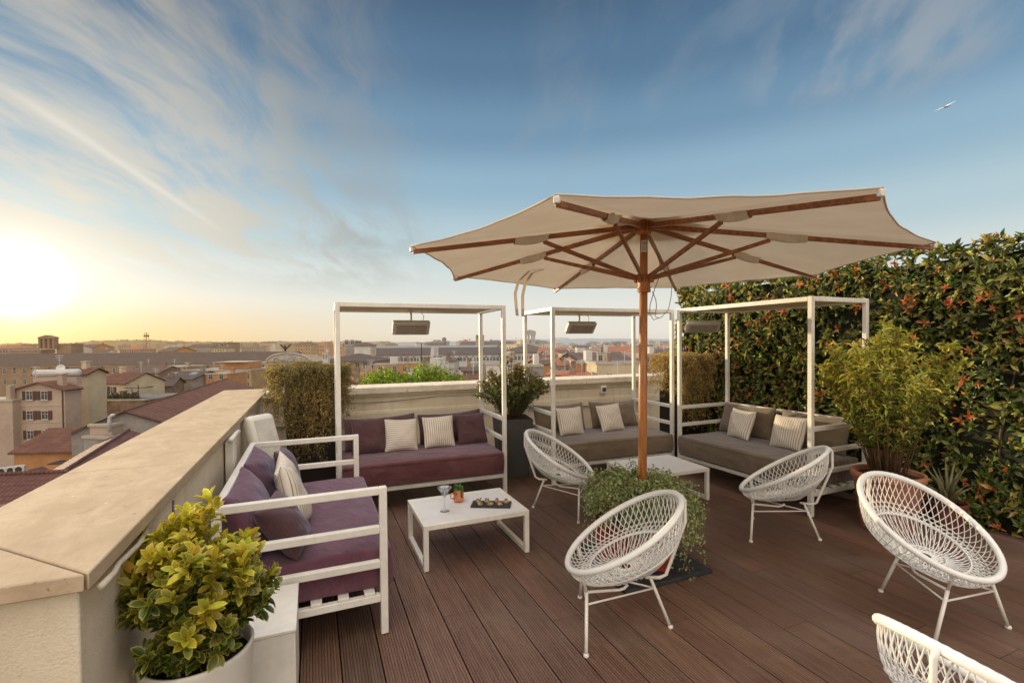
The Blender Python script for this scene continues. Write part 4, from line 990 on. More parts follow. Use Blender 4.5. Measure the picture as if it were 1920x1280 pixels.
def add_windows(par, pts, w, h, shutters=False, rz=0.):
    for x, y, z in pts:
        o = bpy.data.objects.new('window', win_mesh(w, h)); COL.objects.link(o); o.parent = par; o.location = (x, y, z); o.rotation_euler = (0, 0, rz)
        if shutters:
            for s in (-1, 1):
                k = ('sh', round(w, 2), round(h, 2))
                if k not in _wm:
                    q = MB().box(-w*.30, w*.30, -.07, 0, -.05, h+.05)
                    for i in range(9): q.box(-w*.25, w*.25, -.085, -.07, h*i/9+.02, h*i/9+h/9*.6)
                    q = q.build('shutter', SHUT); _wm[k] = q.data; bpy.data.objects.remove(q)
                c = bpy.data.objects.new('shutter', _wm[k]); COL.objects.link(c); c.parent = o; c.location = (s*w*.88, -.03, 0); c.rotation_euler = (0, 0, s*.12)
def roof_mesh(kind, w, d, z, rh, ov, mx, my, par, lean=0):
    b = MB(); X, Y = w/2+ov, d/2+ov; th = .18
    if kind == 'gx':    # ridge along x
        v = [(-X,-Y,z),(X,-Y,z),(X,Y,z),(-X,Y,z),(-X,0,z+rh),(X,0,z+rh)]; b.add(v, [(0,1,5,4),(2,3,4,5)]); b.add([(p[0],p[1],p[2]-th) for p in v], [(4,5,1,0),(5,4,3,2)]); b.add([(-X,-Y,z-th),(X,-Y,z-th),(X,-Y,z),(-X,-Y,z)], [(0,1,2,3)])
        return b.build('roof', mx, par)
    if kind == 'gy':
        v = [(-X,-Y,z),(X,-Y,z),(X,Y,z),(-X,Y,z),(0,-Y,z+rh),(0,Y,z+rh)]; b.add(v, [(4,5,3,0),(1,2,5,4)]); b.add([(p[0],p[1],p[2]-th) for p in v], [(0,3,5,4),(4,5,2,1)]); b.add([(-X,-Y,z-th),(0,-Y,z+rh-th),(0,-Y,z+rh),(-X,-Y,z)], [(0,1,2,3)]); b.add([(0,-Y,z+rh-th),(X,-Y,z-th),(X,-Y,z),(0,-Y,z+rh)], [(0,1,2,3)])
        return b.build('roof', my, par)
    if kind == 'hip':
        r_ = min(X, Y); a = X-r_*.9 if X > Y else 0.02; c = 0.02 if X > Y else Y-r_*.9
        v = [(-X,-Y,z),(X,-Y,z),(X,Y,z),(-X,Y,z),(-a,-c,z+rh),(a,-c,z+rh),(a,c,z+rh),(-a,c,z+rh)]
        b.add(v, [(0,1,5,4),(2,3,7,6)]); b.add(v, [(1,2,6,5),(3,0,4,7)], 1); b.add(v, [(4,5,6,7)]); b.box(-X, X, -Y, Y, z-th, z-.002)
        return b.build('roof', [mx, my], par)
    if kind == 'flat':
        b.box(-w/2-.12, w/2+.12, -d/2-.12, d/2+.12, z, z+.25); b.box(-w/2+.2, w/2-.2, -d/2+.2, d/2-.2, z+.252, z+.27, 1)
        return b.build('roof', [TRIM, ROOFFLAT], par)
def bld(name, label, u0, u1, D, vtop, depth, wall, roof='flat', rmat=(None, None), rh=1.5, rot=0., rows=(), ncol=0, win=(.9, 1.3), shut=False, cat='building', group=None, ov=.4, cornice=False, xs=None, gable=True):
    w = px_w(u1-u0, D); u = (u0+u1)/2; c = survey(u, 642, D); yaw = FWD+R(rot)
    cx, cy = c[0]-math.sin(yaw)*depth/2, c[1]+math.cos(yaw)*depth/2
    t = thing(name, label, cat, (cx, cy, GZ), yaw, group); H = zat(vtop, D)-GZ
    b = MB().box(-w/2, w/2, -depth/2, depth/2, 0, H)
    if roof == 'gx': b.add([(-w/2,-depth/2,H),(-w/2,depth/2,H),(-w/2,0,H+rh-.1)], [(0,2,1)]).add([(w/2,-depth/2,H),(w/2,depth/2,H),(w/2,0,H+rh-.1)], [(0,1,2)])
    if roof == 'gy': b.add([(-w/2,-depth/2,H),(w/2,-depth/2,H),(0,-depth/2,H+rh-.1)], [(0,1,2)]).add([(-w/2,depth/2,H),(w/2,depth/2,H),(0,depth/2,H+rh-.1)], [(0,2,1)])
    b.build('wall', wall, t)
    if roof: roof_mesh(roof, w, depth, H, rh, ov if roof != 'flat' else 0, rmat[0], rmat[1] or rmat[0], t)
    if cornice: MB().box(-w/2-.2, w/2+.2, -depth/2-.2, -depth/2, H-.5, H-.18).build('cornice', TRIM, t)
    if ncol:
        P = []
        for v in rows:
            for i in range(ncol): P.append(((-w/2 + w*(i+.5)/ncol) if xs is None else xs[i]*w/2, -depth/2, zat(v, D)-GZ))
        add_windows(t, P, win[0], win[1], shut)
    if 60 < D < 140 and name != 'house':
        r0 = H+(rh if roof != 'flat' else .2); ax = w*(.3 if int(u0) % 2 else -.28)
        MB().tube([(ax, .3, H), (ax, .3, r0+2.)], .04, 5).box(ax-.6, ax+.6, .27, .33, r0+1.8, r0+1.86).box(ax-.45, ax+.45, .27, .33, r0+1.5, r0+1.56).box(ax-.3, ax+.3, .27, .33, r0+1.2, r0+1.26).build('aerial', METALC, t)
        MB().box(-ax-.35, -ax+.35, -.3, .4, H, r0+.9).box(-ax-.45, -ax+.45, -.4, .5, r0+.9, r0+1.0).build('chimney', wall, t)
    return t, w, H
# near left --------------------------------------------------------
t, w, H = bld('apartment_house', 'pink beige house with brown shutters and low tiled gable, left edge of the view', 22, 119, 62, 723, 2.4, W_PINK, 'gy', (RT_RED, RT_REDY), 1.05, rows=(741, 778, 815), ncol=2, xs=(-.36, .22), win=(.78, 1.05), shut=True, ov=.3)
for z in (zat(752, 62)-GZ, zat(783, 62)-GZ, zat(825, 62)-GZ): MB().box(-w/2-.03, w/2+.03, -1.26, -1.2, z-.08, z+.04).build('string_course', TRIM, t)
MB().tube([(w/2-.25, -1.28, H-.1), (w/2-.25, -1.28, 0)], .07, 8).build('drainpipe', SHUT, t)
t, w, H = bld('apartment_house', 'low side wing left of the pink beige house with a bright flat roof', -70, 20, 61, 744, 3, W_PINK, 'flat'); MB().box(w/2-.9, w/2-.35, -1.4, -.8, H, H+2.0).build('chimney', W_PINK, t)
t, w, H = bld('stair_tower', 'tall plain beige block rising behind the pink beige house', 66, 162, 69, 694, 3.2, W_CREAM, 'gx', (RT_RED, RT_REDY), .8, rows=(760,), ncol=1, win=(.4, .7))
MB().tube([(w/2-2.2, -1.68, H), (w/2-2.2, -1.68, 0)], .08, 8).build('drainpipe', SHUT, t)
t = thing('water_tank', 'long pale rounded water tank on the roof behind the pink beige house', 'tank', tuple(survey(108, 700, 66)), FWD)
b = MB(); b.tube([(-3.1, 0, 0), (-3.0, 0, 0), (2.9, 0, .1), (3.1, 0, .1)], [.3, .52, .52, .3], 16); b.build('tank', METALC, t, True); MB().box(-3, 3, -.4, .4, -1.6, -.45).build('plinth', W_PINK, t)
t = thing('satellite_dish', 'satellite dish standing above the pale water tank', 'dish', tuple(survey(114, 690, 67)), FWD+R(30))
MB().lathe([(.001, 0), (.25, .03), (.48, .13), (.5, .14)], 20).build('dish', WHITEC, t, True).rotation_euler = (R(70), 0, 0); MB().tube([(0, .1, -.9), (0, .1, 0)], .05, 6).build('mast', METALC, t)
t, w, H = bld('cream_house', 'cream house with brown tiled roof and shuttered windows beyond the pink house', 167, 243, 84, 712, 7, W_CREAM, 'gx', (RT_RED, RT_REDY), 1.75, rot=-16, rows=(731,), ncol=3, xs=(-.78, -.38, .15), win=(.75, 1.15), shut=True, ov=.25)
t, w, H = bld('brick_terrace', 'weathered brick block with planted roof terrace below the cream house', 165, 268, 76, 745, 9, W_BRICK, 'flat', rows=(792,), ncol=4, win=(.7, 1.1), xs=(-.75, -.2, .2, .7))
b = MB(); n = 900; xx = rng.uniform(-w/2+.3, w/2-1.5, n); hh = rng.random(n)**2*(.6+.5*np.sin(xx*1.9)**2)
o = leaf_mesh('terrace_plants', np.c_[xx, rng.uniform(-4.2, -3.4, n), H+.25+hh], unit(rng.normal(0, 1, (n, 3))+[0, 0, .5]), rng.normal(0, 1, (n, 3)), .35, .2, vary((.06, .075, .025), n, .3), GREENC, t, simple=True)
for k, (x_, h_) in enumerate(((-1.8, 2.3), (2.3, 1.9), (3.3, 2.6))): MB().tube([(x_, -4.3, H-1.5), (x_, -4.3, H+h_)], .06, 6).build('pole', WHITEC if k == 0 else DARKW, t)
MB().box(1.0, 4.4, -4.3, -2.4, H+2.0, H+2.12).build('awning', DARKW, t)
t, w, H = bld('orange_house', 'orange house with dark red tiled roof seen just over the coping', 26, 172, 50, 839, 9, W_ORANGE, 'gx', (RT_RED, RT_REDY), 1.75, rot=4, ov=.35)
MB().box(.4, 2.9, -6.0, -4.5, H-1.05, H-.95).build('awning', DARKW, t); MB().box(2.0, 2.8, -4.56, -4.49, H-3.4, H-1.3).build('door', DARKW, t); MB().box(3.5, 4.6, -4.9, -4.6, H-2.4, H-1.2).build('box_unit', WHITEC, t)
g = 'air conditioners on the lower roof'
for i, u in enumerate((4, 22, 37)):
    t = thing('air_conditioner', ['white air conditioner at the far left of the row on the lower roof', 'white air conditioner in the middle of the row on the lower roof', 'white air conditioner at the right of the row nearest the orange house'][i], 'air conditioner', tuple(survey(u, 883-i*2, 46)), FWD+R(20), g)
    MB().box(-.42, .42, -.2, .2, -.4, .35).build('case', METALC, t, bevel=.03)
    b = MB(); b.lathe([(.001, 0), (.26, 0), (.28, -.02)], 20); f = b.build('fan_grille', DARKW, t); f.rotation_euler = (R(90), 0, 0); f.location = (0, -.215, 0)
t = thing('shed', 'small dark brown shed on the lower roof beside the orange house', 'shed', tuple(survey(68, 893, 44)), FWD)
MB().box(-.75, .75, -.6, .6, -1, .45).add([(-.75,-.6,.45),(.75,-.6,.45),(0,-.6,.8),(-.75,.6,.45),(.75,.6,.45),(0,.6,.8)], [(0,1,2),(3,5,4),(0,2,5,3),(1,4,5,2)]).build('body', SHUT, t)
# nearest tiled roof with its ridge turning away from the terrace
def ridge_house(name, label, A, B, hw, fall, wall, rm, cat='building'):
    """long house whose horizontal ridge runs from A to B"""
    A, B = np.array(A), np.array(B); L = float(np.linalg.norm((B-A)[:2])); yaw = math.atan2(B[1]-A[1], B[0]-A[0]); z = (A[2]+B[2])/2
    t = thing(name, label, cat, ((A[0]+B[0])/2, (A[1]+B[1])/2, GZ), yaw); H = z-GZ-fall
    MB().box(-L/2, L/2, -hw, hw, 0, H).add([(-L/2,-hw,H),(-L/2,hw,H),(-L/2,0,H+fall-.1)], [(0,2,1)]).add([(L/2,-hw,H),(L/2,hw,H),(L/2,0,H+fall-.1)], [(0,1,2)]).build('wall', wall, t)
    roof_mesh('gx', L, hw*2, H, fall, .3, rm, rm, t); MB().tube([(-L/2-.3, 0, H+fall+.02), (L/2+.3, 0, H+fall+.02)], .13, 8).build('ridge_tiles', rm, t)
    return t, L, H
NR = m_roof('near_red_tiles', (.085, .030, .022), (.150, .058, .040), rows=.36, haze=False)
ridge_house('tiled_house', 'nearest house with ribbed dark red tiled roof just below the coping', survey(-330, 905, 26.3), survey(120, 884, 28.2), 5.2, 2.6, W_GREY, NR)
ridge_house('tiled_house', 'narrow dark red tiled roof running up beside the coping toward the long roof', survey(112, 886, 28.9), survey(240, 808, 43.5), 1.7, .8, W_GREY, NR)
t, L, H = ridge_house('long_house', 'long house with maroon tiled roof stretching away beyond the coping', survey(236, 776, 48), survey(424, 707, 92), 4.4, 1.9, W_GREY, RT_RED)
for i, (x, y) in enumerate(((-12, 4), (-8, 5.2))): 
    d_ = thing('satellite_dish', ['round satellite dish on the long maroon roof, nearer one', 'round satellite dish on the long maroon roof, farther one'][i], 'dish', tuple(survey((274, 294)[i], (766, 757)[i], (58, 63)[i])), FWD)
    MB().lathe([(.001, 0), (.25, .03), (.42, .10), (.44, .11)], 20).build('dish', WHITEC, d_, True).rotation_euler = (R(75), 0, 0); MB().tube([(0, .1, -1.2), (0, .1, 0)], .04, 6).build('mast', METALC, d_)
t = thing('vent_pipe', 'bent white vent pipe on the wall between the maroon roofs', 'vent pipe', tuple(survey(205, 790, 46)), FWD); MB().tube([(0, 0, -1), (0, 0, .1), (.05, 0, .4), (.3, 0, .62), (.5, 0, .6)], .16, 10).build('pipe', METALC, t, True)
t, w, H = bld('low_wall_block', 'low grey rendered block between the orange house and the long roof', 146, 206, 46, 816, 2.5, W_GREY, 'flat', rot=-12); 
bld('pink_annex', 'small pink beige annex with brown canopy beside the vent pipe', 164, 206, 46.5, 793, 3, W_PINK, 'flat')
bld('small_house', 'small pinkish gabled house among the maroon roofs', 268, 316, 92, 718, 8, W_BRICK, 'gx', (RT_DARK, RT_DARKY), 1.4, rot=20)
t, w, H = bld('attic_house', 'dark roofed house with two bluish skylights among the maroon roofs', 296, 364, 102, 705, 9, W_GREY, 'gx', (RT_DARK, RT_DARKY), 1.5, rot=-10)
for x in (-2.9, 2.4):
    q = MB().box(-.75, .75, -.6, .6, 0, .7).build('skylight', M('blue_skylight', (.25, .32, .36), .2, .1, 1, **hm), t); q.location = (x, -2.4, H+.5); q.rotation_euler = (R(15), 0, 0)
t, w, H = bld('terrace_house', 'ochre house with long awning and roof terrace in the middle left', 340, 470, 130, 690, 14, W_OCHRE, 'flat', rows=(706, 722), ncol=9, win=(.9, 1.5)); MB().box(-w*.05, w*.40, -6, 2, H+2.2, H+2.35).build('awning', TRIM, t); MB().box(-w*.05, w*.40, -4.5, 2, H+.3, H+2.2).build('penthouse', W_ORANGE, t)
bld('brick_house', 'orange brown brick house in front of the ochre terrace house', 384, 424, 104, 697, 8, W_ORANGE, 'flat', rows=(706,), ncol=2, win=(.8, 1.2))
bld('ochre_house', 'low ochre house with small penthouse left of the ochre terrace house', 290, 342, 135, 683, 10, W_OCHRE, 'flat', rows=(690,), ncol=4, win=(.8, 1.2))
bld('ochre_house', 'tiled ochre house behind the cream house', 236, 296, 128, 693, 10, W_BROWN, 'gx', (RT_BROWN, None), 1.6)
# barracks
t, w, H = bld('barracks', 'very long dark brown roofed barracks crossing the left side of the view', -320, 540, 190, 677, 18, W_BROWN, 'gx', (RT_DARK, RT_DARKY), 4.6, rows=(692, 712), ncol=46, win=(1.1, 1.9), cornice=True)
for i in range(26): MB().box(-w/2+3+i*7, -w/2+3.7+i*7, -9.1, -8.98, H-1.5, H-.8).build('attic_window', DARKW, t)
t = thing('roof_turret', 'brown square turret with pediment and open arches on the barracks', 'turret', tuple(survey(91, 649, 205)), FWD); k = 205/FPX
for x in (-13, -5, 4, 13): MB().box((x-2)*k, (x+2)*k, -1, 1, -1, 14*k).build('pier', W_BROWN, t)
MB().box(-15*k, 15*k, -1.2, 1.2, 14*k, 17*k).add([(-15*k,-1.2,17*k),(15*k,-1.2,17*k),(0,-1.2,21*k),(-15*k,1.2,17*k),(15*k,1.2,17*k),(0,1.2,21*k)], [(0,1,2),(3,5,4),(0,2,5,3),(1,4,5,2)]).build('pediment', W_BROWN, t)
bld('roof_block', 'flat mauve block right of the brown turret', 106, 133, 206, 637.5, 6, W_BROWN, 'flat'); bld('roof_block', 'flat mauve block left of the brown turret', 15, 77, 206, 648, 6, W_BROWN, 'flat', rows=(653,), ncol=3, win=(1, 1))
t = thing('radio_mast', 'tall lattice radio mast on the left horizon', 'mast', tuple(survey(275, 655, 230)), FWD); b = MB(); k = 230/FPX
for sx in (-1, 1):
    for sy in (-1, 1): b.tube([(sx*1.0, sy*1.0, 0), (sx*.45, sy*.45, 32*k)], .12, 4)
for i in range(7): z = i*4.4*k; b.box(-.9+.06*i, .9-.06*i, -.06, .06, z, z+.14)
b.box(-.8, .8, -.8, .8, 24*k, 27*k); b.build('lattice', M('mast_metal', (.20, .14, .10), .7, **hm), t)
t, w, H = bld('unfinished_block', 'concrete block under scaffolding on the left horizon', 398, 425, 420, 637, 20, W_BROWN, 'flat', rows=(643, 648), ncol=5, win=(1.6, 2)); bld('depot', 'broad low depot beside the scaffolded block', 350, 398, 400, 645, 20, W_GREY, 'gx', (RT_BROWN, None), 2.5)
# eagle building
t, w, H = bld('eagle_palace', 'ochre palace with white arched pediment crowned by a black eagle', 478, 604, 150, 676, 14, W_OCHRE, 'flat', rows=(690, 712), ncol=5, win=(1.5, 2.4), cornice=True); k = 150/FPX
b = MB(); vs = [(0, -7.3, 0)]; n = 22; aw = 41*k
arc = [(aw*math.cos(math.pi*i/n), 16*k*math.sin(math.pi*i/n)) for i in range(n+1)]
b.add([(x, -7.4, H+.3+z) for x, z in arc]+[(x, -6.4, H+.3+z) for x, z in arc], [tuple(range(n+1)), tuple(range(2*n+1, n, -1))]+[(i, n+1+i, n+2+i, i+1) for i in range(n)])
b.build('pediment', W_STONE, t)
b = MB(); b.tube([(x*1.0, -7.45, H+.3+z*1.02) for x, z in arc], .28, 6); b.build('pediment_cornice', TRIM, t)
b = MB()
for i in range(26): b.ball((rng.uniform(-.7, .7)*aw, -7.45, H+.6+rng.uniform(0, .55)*16*k*.8), rng.uniform(.2, .45), 6)
b.build('relief', W_STONE, t, True)
for i in range(8): x = (-.9+.257*i)*w/2; MB().box(x-.45, x+.45, -7.35, -7, H-9, H-.6).build('column', W_CREAM, t)
EAG = M('black_bronze', (.02, .018, .018), .5, **hm)
e = thing('eagle_statue', 'black bronze eagle with raised wings on the arched pediment', 'statue', tuple(survey(535, 655, 149)), FWD); b = MB(); b.tube([(0, 0, -.5), (0, -.1, .4), (0, -.25, 1.0), (0, -.5, 1.35)], [.3, .45, .3, .12], 8); b.build('body', EAG, e, True)
for s in (-1, 1): MB().add([(s*.2,0,.5),(s*.9,.1,1.2),(s*1.9,.1,1.9),(s*1.75,.1,1.5),(s*1.2,.1,.8),(s*.3,0,0)], [(0,1,4,5),(1,2,3,4)]).add([(s*.2,.12,.5),(s*.9,.22,1.2),(s*1.9,.22,1.9),(s*1.75,.22,1.5),(s*1.2,.22,.8),(s*.3,.12,0)], [(5,4,1,0),(4,3,2,1)]).build('wing', EAG, e)
# brown hip roofed building and its tower
bld('hip_house', 'ochre building with brown hipped roof right of the eagle palace', 604, 706, 135, 674, 16, W_OCHRE, 'hip', (RT_DARK, RT_DARKY), 2.0, rows=(688,), ncol=7, win=(1.1, 1.6), ov=.8, cornice=True)
bld('tower', 'pale square tower with low tiled roof above the brown hipped roof', 664, 694, 165, 645, 7, W_WHITE, 'hip', (RT_BROWN, None), 1.2, cat='tower'); bld('tower', 'blue grey flat tower beside the pale square tower', 645, 666, 172, 637, 7, W_GREY, 'flat', rows=(643,), ncol=2, win=(1.1, 1.6), cat='tower')
bld('belfry', 'small pale belfry left of the brown hipped roof', 604, 614, 128, 659, 1.5, W_WHITE, 'flat', rows=(668,), ncol=2, win=(.3, .9), cat='tower')
# long white building
t, w, H = bld('long_palace', 'long white building with dark roof and window row across the middle', 694, 942, 200, 663.5, 18, W_WHITE, 'gx', (RT_DARK, RT_DARKY), 2.9, rows=(675.5,), ncol=40, win=(.95, 1.5), cornice=True)
for i in range(20): MB().box(-w/2+1.5+i*2.75, -w/2+2.0+i*2.75, -9.1, -8.98, H-1.2, H-.7).build('attic_window', DARKW, t)
t, w, H = bld('corner_palace', 'white corner building with red brown hipped roof ending the long row', 942, 1040, 196, 660, 22, W_WHITE, 'hip', (RT_BROWN, RT_BROWN), 3.2, rows=(674.5,), ncol=14, win=(.95, 1.5), ov=1.0, cornice=True)
bld('rear_palace', 'grey green low roofed range behind the long white building', 690, 930, 250, 653, 20, W_GREY, 'gx', (M('green_grey_roof', (.24, .25, .23), .8, .1, .2, **hm), None), 1.8)
t = thing('roof_turret', 'tall stone arch turret above the red brown hipped roof', 'turret', tuple(survey(994, 646, 275)), FWD); k = 275/FPX
for x in (-7.6, -2.6, 3.4, 7.6): MB().box((x-1.5)*k, (x+1.5)*k, -1.5, 1.5, -1, 18*k).build('pier', W_STONE, t)
MB().box(-10.5*k, 10.5*k, -2, 2, 18*k, 25*k).add([(-10.5*k,-2,25*k),(10.5*k,-2,25*k),(0,-2,28*k),(-10.5*k,2,25*k),(10.5*k,2,25*k),(0,2,28*k)], [(0,1,2),(3,5,4),(0,2,5,3),(1,4,5,2)]).build('attic', W_STONE, t)
bld('tower', 'yellow lit bell tower behind the back daybed post', 892, 907, 330, 628, 5, W_OCHRE, 'flat', rows=(634,), ncol=2, win=(1.4, 2.5), cat='tower'); bld('tower', 'thin brown tower on the horizon above the long white building', 829, 836, 420, 633, 3, W_BROWN, 'hip', (RT_BROWN, None), 1, cat='tower', ov=.1)
bld('church', 'low brown church roof below the thin brown tower', 802, 832, 410, 644, 12, W_BROWN, 'gx', (RT_BROWN, None), 2)
# roofs in the middle
mid = [('white flat roofed house with a walled terrace behind the trees', 760, 826, 72, 694, W_WHITE, 'flat', None), ('pink house with low red roof left of the trees', 628, 690, 62, 697, W_PINK, 'gx', RT_OR), ('grey white gabled house behind the left tree', 640, 676, 55, 712, W_WHITE, 'gy', RT_RED),
       ('ochre house below the long white building on the left', 700, 752, 120, 682, W_OCHRE, 'flat', None), ('orange and cream house in the middle below the long white building', 745, 800, 110, 680, W_ORANGE, 'flat', None), ('tall pinkish stack block behind the antennas', 790, 812, 95, 668, W_BRICK, 'flat', None),
       ('white block with brown roof right of the antennas', 828, 852, 100, 671, W_WHITE, 'gx', RT_BROWN), ('low mauve roofed house right of the trees', 838, 902, 58, 705, W_PINK, 'gx', RT_RED), ('brown roofed house with white dish behind the mauve roof', 868, 900, 80, 688, W_BRICK, 'gx', RT_BROWN),
       ('white house with dark canopy behind the grey planter', 910, 962, 70, 684, W_WHITE, 'flat', None), ('grey flat house in the middle distance beside the canopy house', 880, 925, 95, 681, W_GREY, 'flat', None),
       ('grey house with dark windows left of the orange house', 985, 1018, 75, 688, W_GREY, 'flat', None), ('orange gable house with brown roof seen between the posts', 1003, 1040, 95, 676, W_ORANGE, 'gx', RT_BROWN), ('sunlit orange house directly behind the second daybed', 1028, 1060, 60, 697, W_ORANGE, 'gx', RT_OR),
       ('low house with salmon tiled roof behind the second daybed', 1056, 1104, 58, 702, W_CREAM, 'gx', RT_OR), ('sunlit peach house left of the cream flat roofed house', 1078, 1122, 72, 683, W_ORANGE, 'flat', None), ('cream house with dark flat roof and terrace behind the umbrella pole', 1118, 1212, 66, 684, W_CREAM, 'flat', None),
       ('salmon tiled low roof below the cream flat roofed house', 1100, 1215, 54, 709, W_ORANGE, 'gx', RT_OR), ('cream cube pavilion on the roofs above the cream house', 1120, 1144, 112, 664, W_CREAM, 'flat', None), ('long cream range in the right middle distance', 1068, 1128, 165, 657, W_CREAM, 'flat', None),
       ('ochre range with arched roof in the right middle distance', 1054, 1112, 140, 666, W_OCHRE, 'flat', None), ('ochre house right of the umbrella pole', 1205, 1240, 120, 667, W_OCHRE, 'flat', None), ('orange block right of the umbrella pole in the distance', 1222, 1262, 170, 660, W_ORANGE, 'flat', None), ('grey house with long roof right of the umbrella pole', 1208, 1262, 88, 681, W_GREY, 'gx', RT_BROWN)]
for i, (lb, u0, u1, D, v, wm_, rf, rm) in enumerate(mid):
    w_ = px_w(u1-u0, D); vw = v+ (1.9 if D > 100 else 2.9)*FPX/D*.9
    rh = min(1.7, w_*.18)
    t, w, H = bld('house', lb, u0, u1, D, v+(rh*FPX/D if rf != 'flat' else 0), max(6, w_*.8), wm_, rf, (rm, None), rh, rot=(i*37 % 30)-15, rows=(vw+(rh*FPX/D if rf != 'flat' else 0),), ncol=max(2, int(w_/2.4)), win=(.8, 1.25), ov=.35)
    rz_ = H+(rh if rf != 'flat' else 0)
    MB().tube([(w*.25, .5, H), (w*.25, .5, rz_+1.7)], .035, 5).box(w*.25-.55, w*.25+.55, .47, .53, rz_+1.5, rz_+1.56).box(w*.25-.4, w*.25+.4, .47, .53, rz_+1.25, rz_+1.31).box(w*.25-.3, w*.25+.3, .47, .53, rz_+1.0, rz_+1.05).build('aerial', METALC, t)
    if i % 3 == 0:
        for kx in (-.3, .25): MB().box(w*kx-.7, w*kx+.7, -max(6, w_*.8)/2-.7, -max(6, w_*.8)/2-.02, H-3.4, H-3.25).box(w*kx-.7, w*kx+.7, -max(6, w_*.8)/2-.72, -max(6, w_*.8)/2-.66, H-3.25, H-2.4).build('balcony', TRIM, t)
    if i % 2 == 0: MB().box(-w*.2, -w*.2+.6, -1, -.4, H, H+1.5+(rh if rf != 'flat' else 0)).build('chimney', W_BRICK, t)
    if rf == 'flat' and i % 3 != 1: MB().box(w*.05, w*.32, -1.2, 1.6, H+.25, H+1.9).build('roof_hut', W_WHITE, t)
# antennas
t = thing('antenna_mast', 'thin dark mast with a small dish left of the white antenna rods', 'antenna', tuple(survey(791, 695, 52)), FWD); MB().tube([(0, 0, 0), (0, 0, 3.0)], .05, 6).build('mast', DARKW, t); MB().lathe([(.001, 0), (.3, .08)], 14, (0, 0, 0)).build('dish', WHITEC, t).location = (-.2, -.1, 2.2)
t = thing('antenna', 'white antenna with rods fanning out over the middle roofs', 'antenna', tuple(survey(815, 680, 48)), FWD); b = MB(); b.tube([(-.35, 0, -1.4), (-.35, 0, 1.2)], .045, 6)
for a, l in ((70, 1.1), (112, 1.0), (5, 1.4), (-14, 1.5), (-28, 1.4), (-62, 1.0), (-115, 1.0), (180, .5)): b.tube([(0, 0, 0), (l*math.cos(R(a)), 0, l*math.sin(R(a)))], .035, 6)
b.tube([(1.35, 0, .15), (1.32, 0, -.65)], .035, 6); b.build('rods', WHITEC, t)
for i, u in enumerate((1052, 1042)):
    t = thing('crane', ['faint tower crane on the right horizon', 'second fainter tower crane on the right horizon'][i], 'crane', tuple(survey(u, 645, 700+i*200)), FWD); k = (700+i*200)/FPX
    MB().box(-.4, .4, -.4, .4, -5, 13*k).build('tower', METALC, t); MB().box(-5*k, 14*k, -.3, .3, 11*k, 12*k).build('jib', METALC, t)
# trees behind the back parapet
def tree(u, v, D, rx, rz, label, seed):
    r = np.random.default_rng(seed); top = survey(u, v, D); c = top - np.array([0, 0, rz]); t = thing('tree', label, 'tree', (c[0], c[1], GZ), 0, 'trees behind the back parapet'); zc = c[2]-GZ
    MB().tube([(0, 0, 0), (.2, 0, zc*.5), (.1, .1, zc)], [.35, .28, .15], 10).build('trunk', BARK, t, True)
    b = MB()
    cl = []
    for k in range(34):
        u_ = unit(r.normal(0, 1, 3)); u_[2] = abs(u_[2]) if r.random() < .75 else u_[2]; q = np.array([0, 0, zc]) + u_*np.array([rx, rx, rz])*r.uniform(.45, .95); cl.append(q)
        b.tube([(0, 0, zc-rz*.8), tuple(np.array([0, 0, zc-rz*.3])*.5+q*.5), tuple(q)], [.09, .06, .02], 5)
    b.build('branches', BARK, t, True)
    P = np.concatenate([q + r.normal(0, 1, (150, 3))*np.array([.42, .42, .30])*rx/2.2 for q in cl]); n = len(P)
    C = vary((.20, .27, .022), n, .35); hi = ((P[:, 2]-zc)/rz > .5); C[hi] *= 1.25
    leaf_mesh('crown', P, unit(r.normal(0, 1, (n, 3))+[0, 0, .3]), r.normal(0, 1, (n, 3)), r.uniform(.12, .24, n), r.uniform(.06, .11, n), C, M('tree_leaf', (1, 1, 1), .6, .15, 2, attr=True, transl=.4), t, simple=True)
tree(713, 694, 27, 1.75, 1.5, 'left round green tree crown just above the back parapet', 21); tree(800, 690, 28, 2.0, 1.7, 'right and larger green tree crown just above the back parapet', 22); tree(756, 703, 26, 1.0, 1.0, 'small green tree crown between the two larger crowns', 23); tree(845, 711, 27, 1.1, .8, 'low green tree crown at the right end above the back parapet', 24)
